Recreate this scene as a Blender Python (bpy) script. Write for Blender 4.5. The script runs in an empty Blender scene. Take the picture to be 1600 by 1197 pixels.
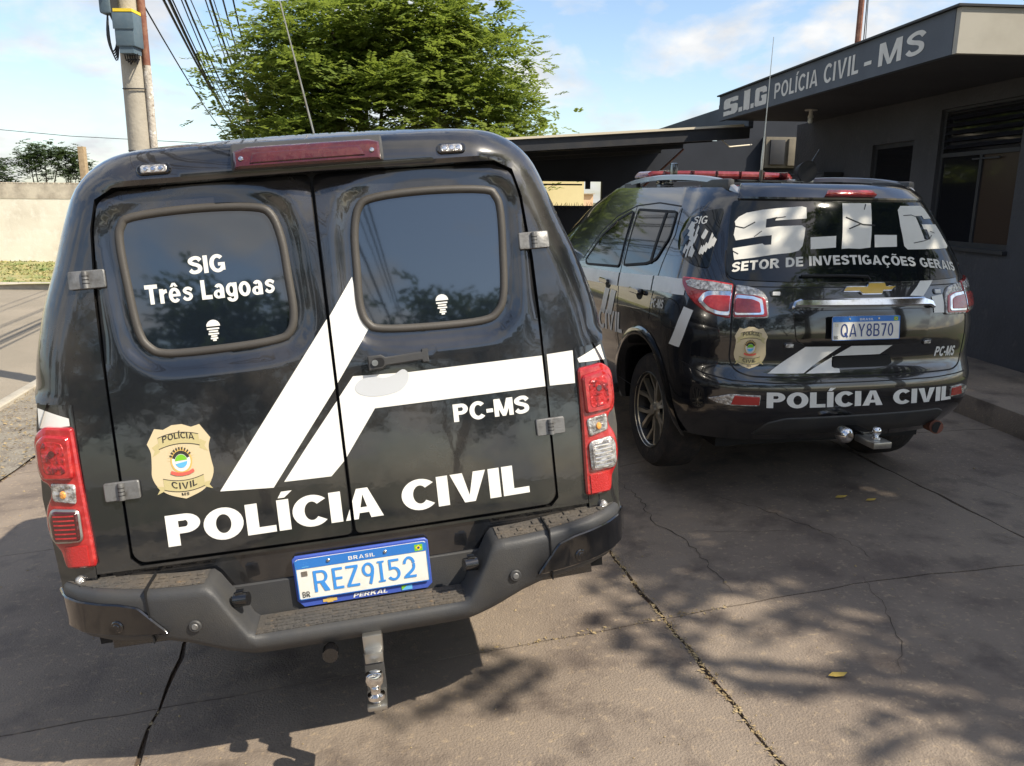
import bpy, bmesh, math, random
from mathutils import Vector, Matrix, Quaternion
from mathutils.geometry import delaunay_2d_cdt
R = math.radians
PI = math.pi
random.seed(7)
scn = bpy.context.scene
COL = scn.collection

# ------------------------------------------------------------------ camera, world, sun, exposure
def cam_axes(y, p, r):
    f = Vector((math.sin(y)*math.cos(p), math.cos(y)*math.cos(p), -math.sin(p)))
    rt = Vector((math.cos(y), -math.sin(y), 0)); up = rt.cross(f)
    return math.cos(r)*rt+math.sin(r)*up, -math.sin(r)*rt+math.cos(r)*up, f
cam = bpy.data.cameras.new('camera'); cam_ob = bpy.data.objects.new('camera', cam); COL.objects.link(cam_ob)
cr, cu, cf = cam_axes(0, R(12.8), R(0.4))
cam_ob.matrix_world = Matrix(((cr.x, cu.x, -cf.x, 0), (cr.y, cu.y, -cf.y, 0), (cr.z, cu.z, -cf.z, 1.68), (0, 0, 0, 1)))
cam.sensor_width = 36; cam.lens = 36*1250/1600; cam.clip_start = .05; cam.clip_end = 3000
scn.camera = cam_ob
scn.view_settings.view_transform = 'Standard'; scn.view_settings.look = 'None'
scn.view_settings.gamma = 1; scn.view_settings.use_curve_mapping = False
scn.view_settings.exposure = 0.92

SUN = Vector((.859, -.455, 1.095)).normalized()
world = bpy.data.worlds.new('World'); scn.world = world; world.use_nodes = True
def build_sky():
    nt = world.node_tree; N = nt.nodes; L = nt.links
    bg = N['Background']; bg.inputs['Strength'].default_value = 0.112
    sky = N.new('ShaderNodeTexSky'); sky.sky_type = 'NISHITA'; sky.sun_disc = False
    sky.sun_elevation = math.asin(SUN.z); sky.sun_rotation = math.atan2(SUN.x, SUN.y)
    sky.air_density = 1.0; sky.dust_density = 1.1; sky.ozone_density = 1.4
    tc = N.new('ShaderNodeTexCoord'); sep = N.new('ShaderNodeSeparateXYZ'); L.new(tc.outputs['Generated'], sep.inputs[0])
    zz = N.new('ShaderNodeMath'); zz.operation = 'MAXIMUM'; zz.inputs[1].default_value = 0.0; L.new(sep.outputs['Z'], zz.inputs[0])
    za = N.new('ShaderNodeMath'); za.operation = 'ADD'; za.inputs[1].default_value = 0.34; L.new(zz.outputs[0], za.inputs[0])
    dx = N.new('ShaderNodeMath'); dx.operation = 'DIVIDE'; L.new(sep.outputs['X'], dx.inputs[0]); L.new(za.outputs[0], dx.inputs[1])
    dy = N.new('ShaderNodeMath'); dy.operation = 'DIVIDE'; L.new(sep.outputs['Y'], dy.inputs[0]); L.new(za.outputs[0], dy.inputs[1])
    cb = N.new('ShaderNodeCombineXYZ'); L.new(dx.outputs[0], cb.inputs['X']); L.new(dy.outputs[0], cb.inputs['Y'])
    n1 = N.new('ShaderNodeTexNoise'); n1.inputs['Scale'].default_value = 2.3; n1.inputs['Detail'].default_value = 9; n1.inputs['Roughness'].default_value = .55
    n1.inputs['Distortion'].default_value = .25
    L.new(cb.outputs[0], n1.inputs['Vector'])
    rp = N.new('ShaderNodeValToRGB'); rp.color_ramp.elements[0].position = .46; rp.color_ramp.elements[1].position = .58
    L.new(n1.outputs['Fac'], rp.inputs[0])
    n2 = N.new('ShaderNodeTexNoise'); n2.inputs['Scale'].default_value = 6; n2.inputs['Detail'].default_value = 6
    L.new(cb.outputs[0], n2.inputs['Vector'])
    rc = N.new('ShaderNodeValToRGB')
    rc.color_ramp.elements[0].position = .3; rc.color_ramp.elements[0].color = (3.3, 3.4, 3.6, 1)
    rc.color_ramp.elements[1].position = .65; rc.color_ramp.elements[1].color = (5.0, 4.9, 4.75, 1)
    L.new(n2.outputs['Fac'], rc.inputs[0])
    mx = N.new('ShaderNodeMix'); mx.data_type = 'RGBA'
    sc = N.new('ShaderNodeMath'); sc.operation = 'MULTIPLY'; sc.inputs[1].default_value = .88; L.new(rp.outputs[0], sc.inputs[0])
    L.new(sc.outputs[0], mx.inputs['Factor']); L.new(sky.outputs[0], mx.inputs['A']); L.new(rc.outputs[0], mx.inputs['B'])
    L.new(mx.outputs['Result'], bg.inputs['Color'])
build_sky()
sl = bpy.data.lights.new('sun', 'SUN'); sl.energy = 3.9; sl.angle = R(0.53); sl.color = (1, .91, .76)
so = bpy.data.objects.new('sun', sl); COL.objects.link(so); so.rotation_euler = SUN.to_track_quat('Z', 'Y').to_euler(); so.location = (8, -5, 12)

# ------------------------------------------------------------------ materials
def mat(name, base, rough=.6, metal=0., coat=0., spec=.5, noise=None, noise2=None, bump=0., bscale=40., dust=None, emit=None, trans=0., ior=1.45):
    """noise=(scale, colour2, lo, hi); noise2 the same on top; dust=(scale, colour, lo, hi, roughness)"""
    m = bpy.data.materials.new(name); m.use_nodes = True
    nt = m.node_tree; N = nt.nodes; L = nt.links; b = N['Principled BSDF']
    b.inputs['Base Color'].default_value = (*base, 1); b.inputs['Roughness'].default_value = rough
    b.inputs['Metallic'].default_value = metal; b.inputs['Coat Weight'].default_value = coat; b.inputs['Coat Roughness'].default_value = .035; b.inputs['Coat IOR'].default_value = 1.65 if name.startswith('black_paint') else 1.5
    b.inputs['Specular IOR Level'].default_value = spec; b.inputs['IOR'].default_value = ior
    b.inputs['Transmission Weight'].default_value = trans
    tc = N.new('ShaderNodeTexCoord'); src = None
    def layer(sc, col, lo, hi, prev, detail=6):
        n = N.new('ShaderNodeTexNoise'); n.inputs['Scale'].default_value = sc; n.inputs['Detail'].default_value = detail
        n.inputs['Roughness'].default_value = .62
        L.new(tc.outputs['Object'], n.inputs['Vector'])
        r = N.new('ShaderNodeMapRange'); r.inputs['From Min'].default_value = lo; r.inputs['From Max'].default_value = hi
        L.new(n.outputs['Fac'], r.inputs['Value'])
        mx = N.new('ShaderNodeMix'); mx.data_type = 'RGBA'; L.new(r.outputs[0], mx.inputs['Factor'])
        if prev is None: mx.inputs['A'].default_value = (*base, 1)
        else: L.new(prev, mx.inputs['A'])
        mx.inputs['B'].default_value = (*col, 1)
        return mx.outputs['Result'], r.outputs[0]
    for ns in (noise, noise2):
        if ns: src, _ = layer(ns[0], ns[1], ns[2], ns[3], src)
    if dust:
        src, fac = layer(dust[0], dust[1], dust[2], dust[3], src)
        rr = N.new('ShaderNodeMapRange'); rr.inputs['To Min'].default_value = rough; rr.inputs['To Max'].default_value = dust[4]
        L.new(fac, rr.inputs['Value']); L.new(rr.outputs[0], b.inputs['Roughness'])
    if src is not None: L.new(src, b.inputs['Base Color'])
    if bump:
        n = N.new('ShaderNodeTexNoise'); n.inputs['Scale'].default_value = bscale; n.inputs['Detail'].default_value = 5
        L.new(tc.outputs['Object'], n.inputs['Vector'])
        bp = N.new('ShaderNodeBump'); bp.inputs['Strength'].default_value = bump; bp.inputs['Distance'].default_value = .02
        L.new(n.outputs['Fac'], bp.inputs['Height']); L.new(bp.outputs[0], b.inputs['Normal'])
        if coat: L.new(bp.outputs[0], b.inputs['Coat Normal'])
    if emit:
        b.inputs['Emission Color'].default_value = (*emit, 1); b.inputs['Emission Strength'].default_value = 1
    return m
M = {}
M['paint'] = mat('black_paint', (.0075, .0085, .011), .22, coat=1., bump=.05, bscale=3.2, dust=(3.1, (.050, .043, .036), .42, .82, .36))
M['paint_suv'] = mat('black_paint_clean', (.006, .007, .010), .2, coat=1., bump=.008, bscale=4, dust=(2.0, (.016, .014, .012), .5, .9, .3))
M['glass'] = mat('tinted_glass', (.008, .012, .018), .03, coat=1., bump=.006, bscale=2.5, ior=1.85)
M['glass_suv'] = mat('dark_tinted_glass', (.006, .008, .010), .04, coat=0., bump=.004, bscale=3, ior=1.48)
M['rubber'] = mat('dusty_rubber', (.052, .048, .044), .5, noise=(3.5, (.075, .068, .060), .35, .75), bump=.06, bscale=160)
M['seal'] = mat('dark_seal', (.006, .006, .007), .7)
M['plastic'] = mat('grey_black_plastic', (.040, .041, .044), .52, noise=(6, (.06, .057, .052), .4, .75), bump=.12, bscale=260)
M['tread'] = mat('dusty_tread', (.062, .058, .054), .85, noise=(5, (.105, .086, .066), .40, .72), noise2=(38, (.20, .14, .085), .60, .74), bump=.4, bscale=90)
M['gloss'] = mat('piano_black', (.006, .006, .007), .10, coat=1., dust=(4, (.02, .017, .014), .6, .95, .25))
M['vinyl'] = mat('white_vinyl', (.78, .77, .73), .35, noise=(7, (.68, .67, .63), .45, .75))
M['vinyl_grey'] = mat('grey_white_vinyl', (.66, .64, .58), .75, noise=(9, (.60, .585, .53), .45, .75), spec=.2)
M['peel'] = mat('bare_patch', (.52, .54, .57), .35, coat=.4)
M['hinge'] = mat('grey_hinge_metal', (.20, .20, .20), .5, metal=.5, noise=(30, (.12, .115, .11), .45, .7), bump=.1, bscale=150)
M['chrome'] = mat('chrome', (.78, .78, .78), .08, metal=1., noise=(40, (.5, .48, .45), .5, .8))
M['steel'] = mat('scuffed_steel', (.46, .45, .42), .32, metal=.9, noise=(14, (.28, .25, .21), .5, .75))
M['red_lens'] = mat('red_lens', (.33, .012, .014), .10, coat=1., noise=(26, (.48, .04, .036), .45, .7), bump=.08, bscale=60)
M['red_deep'] = mat('deep_red_lens', (.055, .007, .008), .12, coat=1., noise=(7, (.10, .016, .014), .45, .7), bump=.12, bscale=45)
M['red_flat'] = mat('red_reflector', (.40, .02, .018), .22, coat=.6, bump=.25, bscale=220)
M['clear_lens'] = mat('clear_lens', (.60, .58, .55), .12, metal=.55, coat=1., noise=(45, (.20, .18, .17), .42, .62), bump=.5, bscale=55)
M['red_lamp_inner'] = mat('faceted_red_reflector', (.50, .02, .02), .15, metal=.3, coat=1., noise=(38, (.16, .010, .012), .48, .60), bump=.6, bscale=38)
M['red_bar'] = mat('dusty_red_lens', (.15, .014, .016), .2, coat=.8, noise=(9, (.24, .04, .038), .45, .7), bump=.12, bscale=45)
M['amber'] = mat('amber_lens', (.70, .30, .06), .15, coat=1., bump=.3, bscale=80)
M['plate_white'] = mat('plate_white', (.76, .74, .68), .45, noise=(20, (.66, .62, .55), .5, .8))
M['plate_blue'] = mat('plate_blue', (.030, .17, .52), .4)
M['frame_blue'] = mat('plate_frame_blue', (.055, .10, .42), .4)
M['char_blue'] = mat('plate_characters_blue', (.05, .26, .68), .4)
M['char_navy'] = mat('plate_characters_navy', (.02, .05, .20), .4)
M['char_dark'] = mat('dark_lettering', (.035, .033, .030), .5)
M['tan'] = mat('badge_tan', (.60, .50, .32), .45)
M['tan_dark'] = mat('badge_ribbon_tan', (.50, .43, .22), .45)
M['gold'] = mat('gold_print', (.62, .42, .12), .4)
M['green'] = mat('green_print', (.18, .48, .03), .45)
M['skyblue'] = mat('light_blue_print', (.12, .42, .75), .45)
M['red_print'] = mat('red_print', (.70, .12, .09), .45)
M['yellow'] = mat('yellow_print', (.80, .58, .04), .45)
M['bowtie'] = mat('gold_emblem', (.62, .40, .08), .28, metal=.6, coat=.6)
M['concrete'] = mat('driveway_concrete', (.245, .198, .155), .9, noise=(.9, (.155, .122, .098), .40, .66), noise2=(34, (.35, .27, .185), .56, .74), dust=(3.6, (.115, .090, .074), .52, .70, .72), bump=.4, bscale=120)
M['joint'] = mat('joint_dirt', (.085, .062, .045), .95, noise=(9, (.16, .09, .05), .50, .68), bump=.5, bscale=70)
M['crack'] = mat('crack_dirt', (.055, .044, .034), .95)
M['asphalt'] = mat('road_asphalt', (.25, .215, .165), .9, noise=(.6, (.31, .265, .205), .4, .68), noise2=(90, (.10, .095, .09), .5, .72), bump=.3, bscale=160)
M['kerb'] = mat('kerb_concrete', (.42, .38, .31), .9, noise=(4, (.30, .27, .22), .45, .7), bump=.3, bscale=60)
M['soil'] = mat('verge_soil', (.23, .205, .165), .95, noise=(5, (.15, .125, .10), .4, .65), noise2=(55, (.36, .33, .27), .52, .68), bump=.5, bscale=50)
M['land'] = mat('far_ground', (.13, .105, .06), .95, noise=(.25, (.075, .10, .035), .42, .62), bump=.2, bscale=20)
M['grass'] = mat('dry_grass', (.34, .29, .13), .8, noise=(1.5, (.13, .19, .05), .4, .65))
M['straw'] = mat('dead_grass', (.36, .28, .16), .85, noise=(9, (.25, .18, .09), .4, .7))
M['leaf'] = mat('tree_leaves', (.135, .19, .045), .5, noise=(.55, (.22, .26, .06), .42, .62), noise2=(5, (.08, .13, .03), .5, .7), spec=.3)
M['leaf_far'] = mat('far_tree_leaves', (.045, .075, .032), .6, noise=(.5, (.075, .11, .045), .42, .62))
def leafy(m, col, k=.42):
    nt = m.node_tree; N = nt.nodes; L = nt.links; out = N['Material Output']; b = N['Principled BSDF']
    t = N.new('ShaderNodeBsdfTranslucent'); t.inputs['Color'].default_value = (*col, 1); mx = N.new('ShaderNodeMixShader'); mx.inputs[0].default_value = k
    L.new(b.outputs[0], mx.inputs[1]); L.new(t.outputs[0], mx.inputs[2]); L.new(mx.outputs[0], out.inputs['Surface'])
leafy(M['leaf'], (.30, .38, .06), .42); leafy(M['leaf_far'], (.08, .12, .03), .25)
M['bark'] = mat('bark', (.13, .10, .075), .9, noise=(9, (.07, .05, .035), .4, .65), bump=.6, bscale=30)
M['wall_white'] = mat('lime_washed_wall', (.80, .74, .63), .9, noise=(.35, (.64, .57, .47), .45, .62), noise2=(3, (.84, .79, .70), .5, .7), bump=.25, bscale=18)
M['wall_strip'] = mat('bare_render_band', (.60, .53, .43), .9, noise=(1.2, (.32, .27, .22), .4, .65), bump=.3, bscale=25)
M['wall_dark'] = mat('dark_grey_wall_paint', (.075, .074, .080), .8, noise=(1.1, (.055, .054, .058), .38, .7), noise2=(7, (.100, .094, .090), .60, .78), bump=.4, bscale=28)
M['fascia'] = mat('fascia_grey', (.10, .115, .138), .65, noise=(2, (.080, .092, .112), .4, .7), bump=.06, bscale=30)
M['fascia_cream'] = mat('fascia_end_cream', (.42, .395, .34), .7, noise=(2, (.35, .325, .275), .45, .7))
M['letter'] = mat('fascia_letters', (.72, .70, .65), .6, noise=(5, (.60, .58, .54), .45, .7))
M['dark_metal'] = mat('dark_painted_metal', (.028, .029, .033), .5, noise=(5, (.045, .042, .040), .45, .75))
M['slat_metal'] = mat('louvre_metal', (.10, .10, .125), .4, metal=.4)
M['pane'] = mat('window_pane', (.012, .012, .014), .09, coat=.8, bump=.01, bscale=6)
M['pane_brown'] = mat('window_pane_warm', (.055, .036, .026), .22, coat=.5)
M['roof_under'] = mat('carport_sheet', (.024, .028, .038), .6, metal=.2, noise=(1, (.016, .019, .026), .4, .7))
M['cream_edge'] = mat('cream_flashing', (.62, .55, .42), .6)
M['pole'] = mat('pole_concrete', (.40, .365, .30), .9, noise=(3, (.31, .28, .23), .42, .66), bump=.25, bscale=30)
M['conduit'] = mat('flaking_conduit', (.46, .42, .36), .8, noise=(9, (.78, .75, .70), .54, .62), noise2=(22, (.22, .17, .13), .56, .66), bump=.5, bscale=40)
M['rust'] = mat('rusty_pipe', (.19, .075, .05), .8, noise=(12, (.30, .16, .10), .45, .7))
M['box_blue'] = mat('terminal_box_grey', (.085, .13, .165), .6, noise=(8, (.12, .16, .19), .4, .7))
M['cable'] = mat('black_cable', (.018, .018, .02), .6)
M['yellow_bldg'] = mat('yellow_building_paint', (.78, .66, .36), .85, noise=(1, (.70, .58, .30), .4, .7))
M['orange_bldg'] = mat('peach_building_paint', (.72, .50, .33), .85, noise=(1, (.62, .42, .28), .4, .7))
M['tire'] = mat('tyre_rubber', (.022, .020, .019), .85, noise=(20, (.05, .036, .03), .45, .7), bump=.3, bscale=60)
M['rim'] = mat('machined_alloy', (.62, .56, .45), .3, metal=.85, coat=.4)
M['rim_dark'] = mat('dark_alloy_pockets', (.03, .028, .028), .4, metal=.3)
M['white_socket'] = mat('lamp_socket_white', (.62, .58, .52), .5)
M['bulb'] = mat('bulb_glass', (.70, .68, .62), .15, coat=.6)
M['ac_frame'] = mat('faded_beige_paint', (.15, .13, .095), .7, noise=(6, (.20, .17, .12), .4, .7))
M['wood'] = mat('weathered_wood', (.38, .28, .17), .85, noise=(8, (.25, .18, .10), .4, .7))
M['leaf_yellow'] = mat('fallen_leaf', (.52, .36, .08), .7)
M['unlit_white'] = mat('white_plastic', (.68, .67, .64), .4)
M['paint_grey'] = mat('silver_roof_paint', (.32, .33, .35), .3, metal=.6, coat=.5)

# ------------------------------------------------------------------ object helpers
def link(name, me, material=None, parent=None):
    o = bpy.data.objects.new(name, me); COL.objects.link(o)
    if material is not None and me is not None and not me.materials: me.materials.append(M[material] if isinstance(material, str) else material)
    if parent is not None: o.parent = parent
    return o
def tag(o, label=None, cat=None, group=None, kind=None):
    if label: o['label'] = label
    if cat: o['category'] = cat
    if group: o['group'] = group
    if kind: o['kind'] = kind
    return o
def empty(name, loc=(0, 0, 0), rz=0.):
    o = bpy.data.objects.new(name, None); COL.objects.link(o); o.location = loc; o.rotation_euler = (0, 0, rz); o.empty_display_size = .2
    return o
def copy_tree(o, parent=None):
    c = o.copy(); COL.objects.link(c)
    if parent is not None: c.parent = parent
    for ch in list(o.children): copy_tree(ch, c)
    return c
def obj_bm(name, bm, material, parent=None, smooth=None):
    me = bpy.data.meshes.new(name); bmesh.ops.recalc_face_normals(bm, faces=bm.faces) if smooth != 'keep' else None
    bm.to_mesh(me); bm.free()
    if smooth:
        me.shade_smooth(); me.set_sharp_from_angle(angle=R(38 if smooth in (True, 'keep') else smooth))
    return link(name, me, material, parent)
def box(bm, x0, x1, y0, y1, z0, z1, bev=0.):
    t = bmesh.new(); bmesh.ops.create_cube(t, size=1)
    for v in t.verts: v.co = Vector(((x0+x1)/2+v.co.x*(x1-x0), (y0+y1)/2+v.co.y*(y1-y0), (z0+z1)/2+v.co.z*(z1-z0)))
    if bev: bmesh.ops.bevel(t, geom=list(t.edges), offset=bev, segments=2, affect='EDGES', profile=.6)
    join(bm, t)
def join(bm, t, mtx=None):
    if mtx is not None: t.transform(mtx)
    mp = {}
    for v in t.verts: mp[v] = bm.verts.new(v.co)
    for f in t.faces:
        try: bm.faces.new([mp[v] for v in f.verts])
        except ValueError: pass
    t.free()
def bx(name, x0, x1, y0, y1, z0, z1, material, parent=None, bev=0.):
    bm = bmesh.new(); box(bm, x0, x1, y0, y1, z0, z1, bev); return obj_bm(name, bm, material, parent, True if bev else None)
def tube(bm, pts, r, n=8, closed=False, caps=True):
    pts = [Vector(p) for p in pts]; rings = []; k = len(pts); rr = r if isinstance(r, (list, tuple)) else [r]*k
    ref = Vector((.13, .21, 1)).normalized()
    if abs((pts[1]-pts[0]).normalized().dot(ref)) > .9: ref = Vector((1, .1, .1)).normalized()
    for i, p in enumerate(pts):
        if closed: d = pts[(i+1) % k]-pts[i-1]
        else: d = pts[min(i+1, k-1)]-pts[max(i-1, 0)]
        d.normalize(); a = d.cross(ref).normalized(); b = d.cross(a)
        rings.append([bm.verts.new(p+rr[i]*(math.cos(2*PI*j/n)*a+math.sin(2*PI*j/n)*b)) for j in range(n)])
    for i in range(k if closed else k-1):
        A = rings[i]; B = rings[(i+1) % k]
        for j in range(n): bm.faces.new((A[j], A[(j+1) % n], B[(j+1) % n], B[j]))
    if caps and not closed: bm.faces.new(rings[0][::-1]); bm.faces.new(rings[-1])
def tb(name, pts, r, material, parent=None, n=8, closed=False):
    bm = bmesh.new(); tube(bm, pts, r, n, closed); return obj_bm(name, bm, material, parent, True)
def lathe(bm, prof, n=24, mtx=None, caps=True):
    """prof: (radius, height) around local Z"""
    t = bmesh.new(); rings = []
    for r, h in prof: rings.append([t.verts.new((max(r, 1e-5)*math.cos(2*PI*j/n), max(r, 1e-5)*math.sin(2*PI*j/n), h)) for j in range(n)])
    for A, B in zip(rings, rings[1:]):
        for j in range(n): t.faces.new((A[j], A[(j+1) % n], B[(j+1) % n], B[j]))
    if caps and prof[0][0] > .001: t.faces.new(rings[0][::-1])
    if caps and prof[-1][0] > .001: t.faces.new(rings[-1])
    join(bm, t, mtx)
def lt(name, prof, mtx, material, parent=None, n=24, caps=True):
    bm = bmesh.new(); lathe(bm, prof, n, mtx, caps); return obj_bm(name, bm, material, parent, True)

# --- 2-D outlines lifted on to curved surfaces
def area(l): return sum(a[0]*b[1]-b[0]*a[1] for a, b in zip(l, l[1:]+l[:1]))/2
def resample(l, step, closed=True):
    out = []; q = l+l[:1] if closed else l
    for a, b in zip(q, q[1:]):
        n = max(1, int(math.ceil(math.hypot(b[0]-a[0], b[1]-a[1])/step)))
        for i in range(n): out.append((a[0]+(b[0]-a[0])*i/n, a[1]+(b[1]-a[1])*i/n))
    if not closed: out.append(l[-1])
    return out
def spline(l, n=6, closed=True):
    """Catmull-Rom through the points"""
    k = len(l); out = []
    for i in range(k if closed else k-1):
        g = (lambda j: l[j % k]) if closed else (lambda j: l[min(max(j, 0), k-1)])
        a, b, c, d = g(i-1), g(i), g(i+1), g(i+2)
        for j in range(n):
            t = j/n
            out.append(tuple(.5*(2*b[m]+(c[m]-a[m])*t+(2*a[m]-5*b[m]+4*c[m]-d[m])*t*t+(3*b[m]-a[m]-3*c[m]+d[m])*t**3) for m in range(len(b))))
    if not closed: out.append(l[-1])
    return out
def rrect(x0, x1, y0, y1, r, n=6):
    o = []
    for cx, cy, a in ((x1-r, y0+r, -90), (x1-r, y1-r, 0), (x0+r, y1-r, 90), (x0+r, y0+r, 180)):
        for i in range(n+1):
            t = R(a+90*i/n); o.append((cx+r*math.cos(t), cy+r*math.sin(t)))
    return o
def roundpoly(l, r, n=5):
    """round each corner of polygon with radius-ish r"""
    o = []; k = len(l)
    for i in range(k):
        p = Vector(l[i]); a = Vector(l[i-1]); b = Vector(l[(i+1) % k])
        da = (a-p); db = (b-p); ra = min(r, da.length*.45, db.length*.45)
        A = p+da.normalized()*ra; B = p+db.normalized()*ra
        for j in range(n+1):
            t = j/n; q = (1-t)**2*A+2*t*(1-t)*p+t*t*B; o.append((q.x, q.y))
    return o
def inset(l, d):
    if area(l) < 0: l = l[::-1]
    k = len(l); o = []
    for i in range(k):
        a, p, b = Vector(l[i-1]), Vector(l[i]), Vector(l[(i+1) % k])
        t = (b-a); 
        if t.length < 1e-9: o.append(l[i]); continue
        t.normalize(); nrm = Vector((-t.y, t.x)); q = p+nrm*d; o.append((q.x, q.y))
    return o
def inside(l, x, y):
    c = False; k = len(l); j = k-1
    for i in range(k):
        xi, yi = l[i]; xj, yj = l[j]
        if (yi > y) != (yj > y) and x < (xj-xi)*(y-yi)/(yj-yi)+xi: c = not c
        j = i
    return c
def dist_loop(l, x, y):
    best = 1e9; k = len(l)
    for i in range(k):
        ax, ay = l[i-1]; bx_, by = l[i]; dx = bx_-ax; dy = by-ay; q = dx*dx+dy*dy
        t = 0 if q == 0 else max(0, min(1, ((x-ax)*dx+(y-ay)*dy)/q)); d = math.hypot(x-ax-t*dx, y-ay-t*dy)
        if d < best: best = d
    return best
def sheet(name, outer, fn, material, parent=None, holes=(), step=.04, depth=.006, bev=0., off=0., sharp=40, rings=(), extra=()):
    """outline (a,b) filled, lifted by fn(a,b,offset) and given thickness behind it"""
    if area(outer) < 0: outer = outer[::-1]
    outer = resample(outer, step); hs = [resample(h if area(h) > 0 else h[::-1], step) for h in holes]
    pts = []; edges = []; loops = []
    def add(l):
        b = len(pts); pts.extend(l); edges.extend([(b+i, b+(i+1) % len(l)) for i in range(len(l))]); loops.append((b, len(l)))
    add(outer)
    for h in hs: add(h)
    offs = {}
    if bev:
        li = inset(outer, bev); add(li)
    for rg in rings: add(resample(rg, step))
    pts.extend(extra)
    x0 = min(p[0] for p in outer); x1 = max(p[0] for p in outer); y0 = min(p[1] for p in outer); y1 = max(p[1] for p in outer)
    gx = x0+step*.5; chk = [outer]+hs
    if (x1-x0) > step*1.2 and (y1-y0) > step*1.2:
        while gx < x1:
            gy = y0+step*.5
            while gy < y1:
                if inside(outer, gx, gy) and not any(inside(h, gx, gy) for h in hs) and min(dist_loop(c, gx, gy) for c in chk) > step*.4+bev: pts.append((gx, gy))
                gy += step
            gx += step
    r = delaunay_2d_cdt([Vector(p) for p in pts], edges, [], 0, 1e-6)
    vs, tr = r[0], r[2]; om = r[3]
    bm = bmesh.new(); V = []
    nb = loops[0][1]
    for i, v in enumerate(vs):
        o = off
        if bev and any(k < nb for k in om[i]): o = off-bev
        V.append(bm.verts.new(fn(v.x, v.y, o)))
    for f in tr:
        cx = sum(vs[i].x for i in f)/len(f); cy = sum(vs[i].y for i in f)/len(f)
        if inside(outer, cx, cy) and not any(inside(h, cx, cy) for h in hs):
            try: bm.faces.new([V[i] for i in f])
            except ValueError: pass
    for v in [v for v in bm.verts if not v.link_faces]: bm.verts.remove(v)
    if depth:
        front_of = {}
        be = [e for e in bm.edges if len(e.link_faces) == 1]
        idx = {V[i]: i for i in range(len(V)) if V[i].is_valid}
        back = {}
        for e in be:
            for v in e.verts:
                if v not in back:
                    q = vs[idx[v]]; back[v] = bm.verts.new(fn(q.x, q.y, off-bev-depth))
        for e in be:
            a, b = e.verts
            l = e.link_loops[0]
            if l.vert == a: bm.faces.new((b, a, back[a], back[b]))
            else: bm.faces.new((a, b, back[b], back[a]))
    # orient: first faces should look outwards
    bm.normal_update(); f0 = max((f for f in bm.faces), key=lambda f: f.calc_area()) if len(bm.faces) else None
    c = f0.calc_center_median()
    q = None; best = 1e9
    for i, v in enumerate(vs):
        if V[i].is_valid:
            d = (V[i].co-c).length
            if d < best: best = d; q = v
    outw = Vector(fn(q.x, q.y, off+.01))-Vector(fn(q.x, q.y, off))
    if f0.normal.dot(outw) < 0: bmesh.ops.reverse_faces(bm, faces=bm.faces)
    return obj_bm(name, bm, material, parent, 'keep')

# --- heavy sans lettering built from strokes (cap height 1)
def arcq(cx, cy, rx, ry, a0, a1, tx, ty, n=14):
    o = []
    for i in range(n):
        A = R(a0+(a1-a0)*i/n); B = R(a0+(a1-a0)*(i+1)/n)
        o.append([(cx+rx*math.cos(A), cy+ry*math.sin(A)), (cx+rx*math.cos(B), cy+ry*math.sin(B)), (cx+(rx-tx)*math.cos(B), cy+(ry-ty)*math.sin(B)), (cx+(rx-tx)*math.cos(A), cy+(ry-ty)*math.sin(A))])
    return o
def rc(x0, y0, x1, y1): return [(x0, y0), (x1, y0), (x1, y1), (x0, y1)]
def path(pts, t, h=None):
    """thick polyline, t across horizontals / h across verticals"""
    h = h or t; o = []; k = len(pts); L_, R_ = [], []
    for i in range(k):
        a = Vector(pts[max(i-1, 0)]); b = Vector(pts[min(i+1, k-1)]); d = (b-a).normalized(); n = Vector((-d.y, d.x))
        w = math.hypot(n.x*t, n.y*h)/2
        p = Vector(pts[i]); L_.append(tuple(p+n*w)); R_.append(tuple(p-n*w))
    for i in range(k-1): o.append([R_[i], R_[i+1], L_[i+1], L_[i]])
    return o
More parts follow.
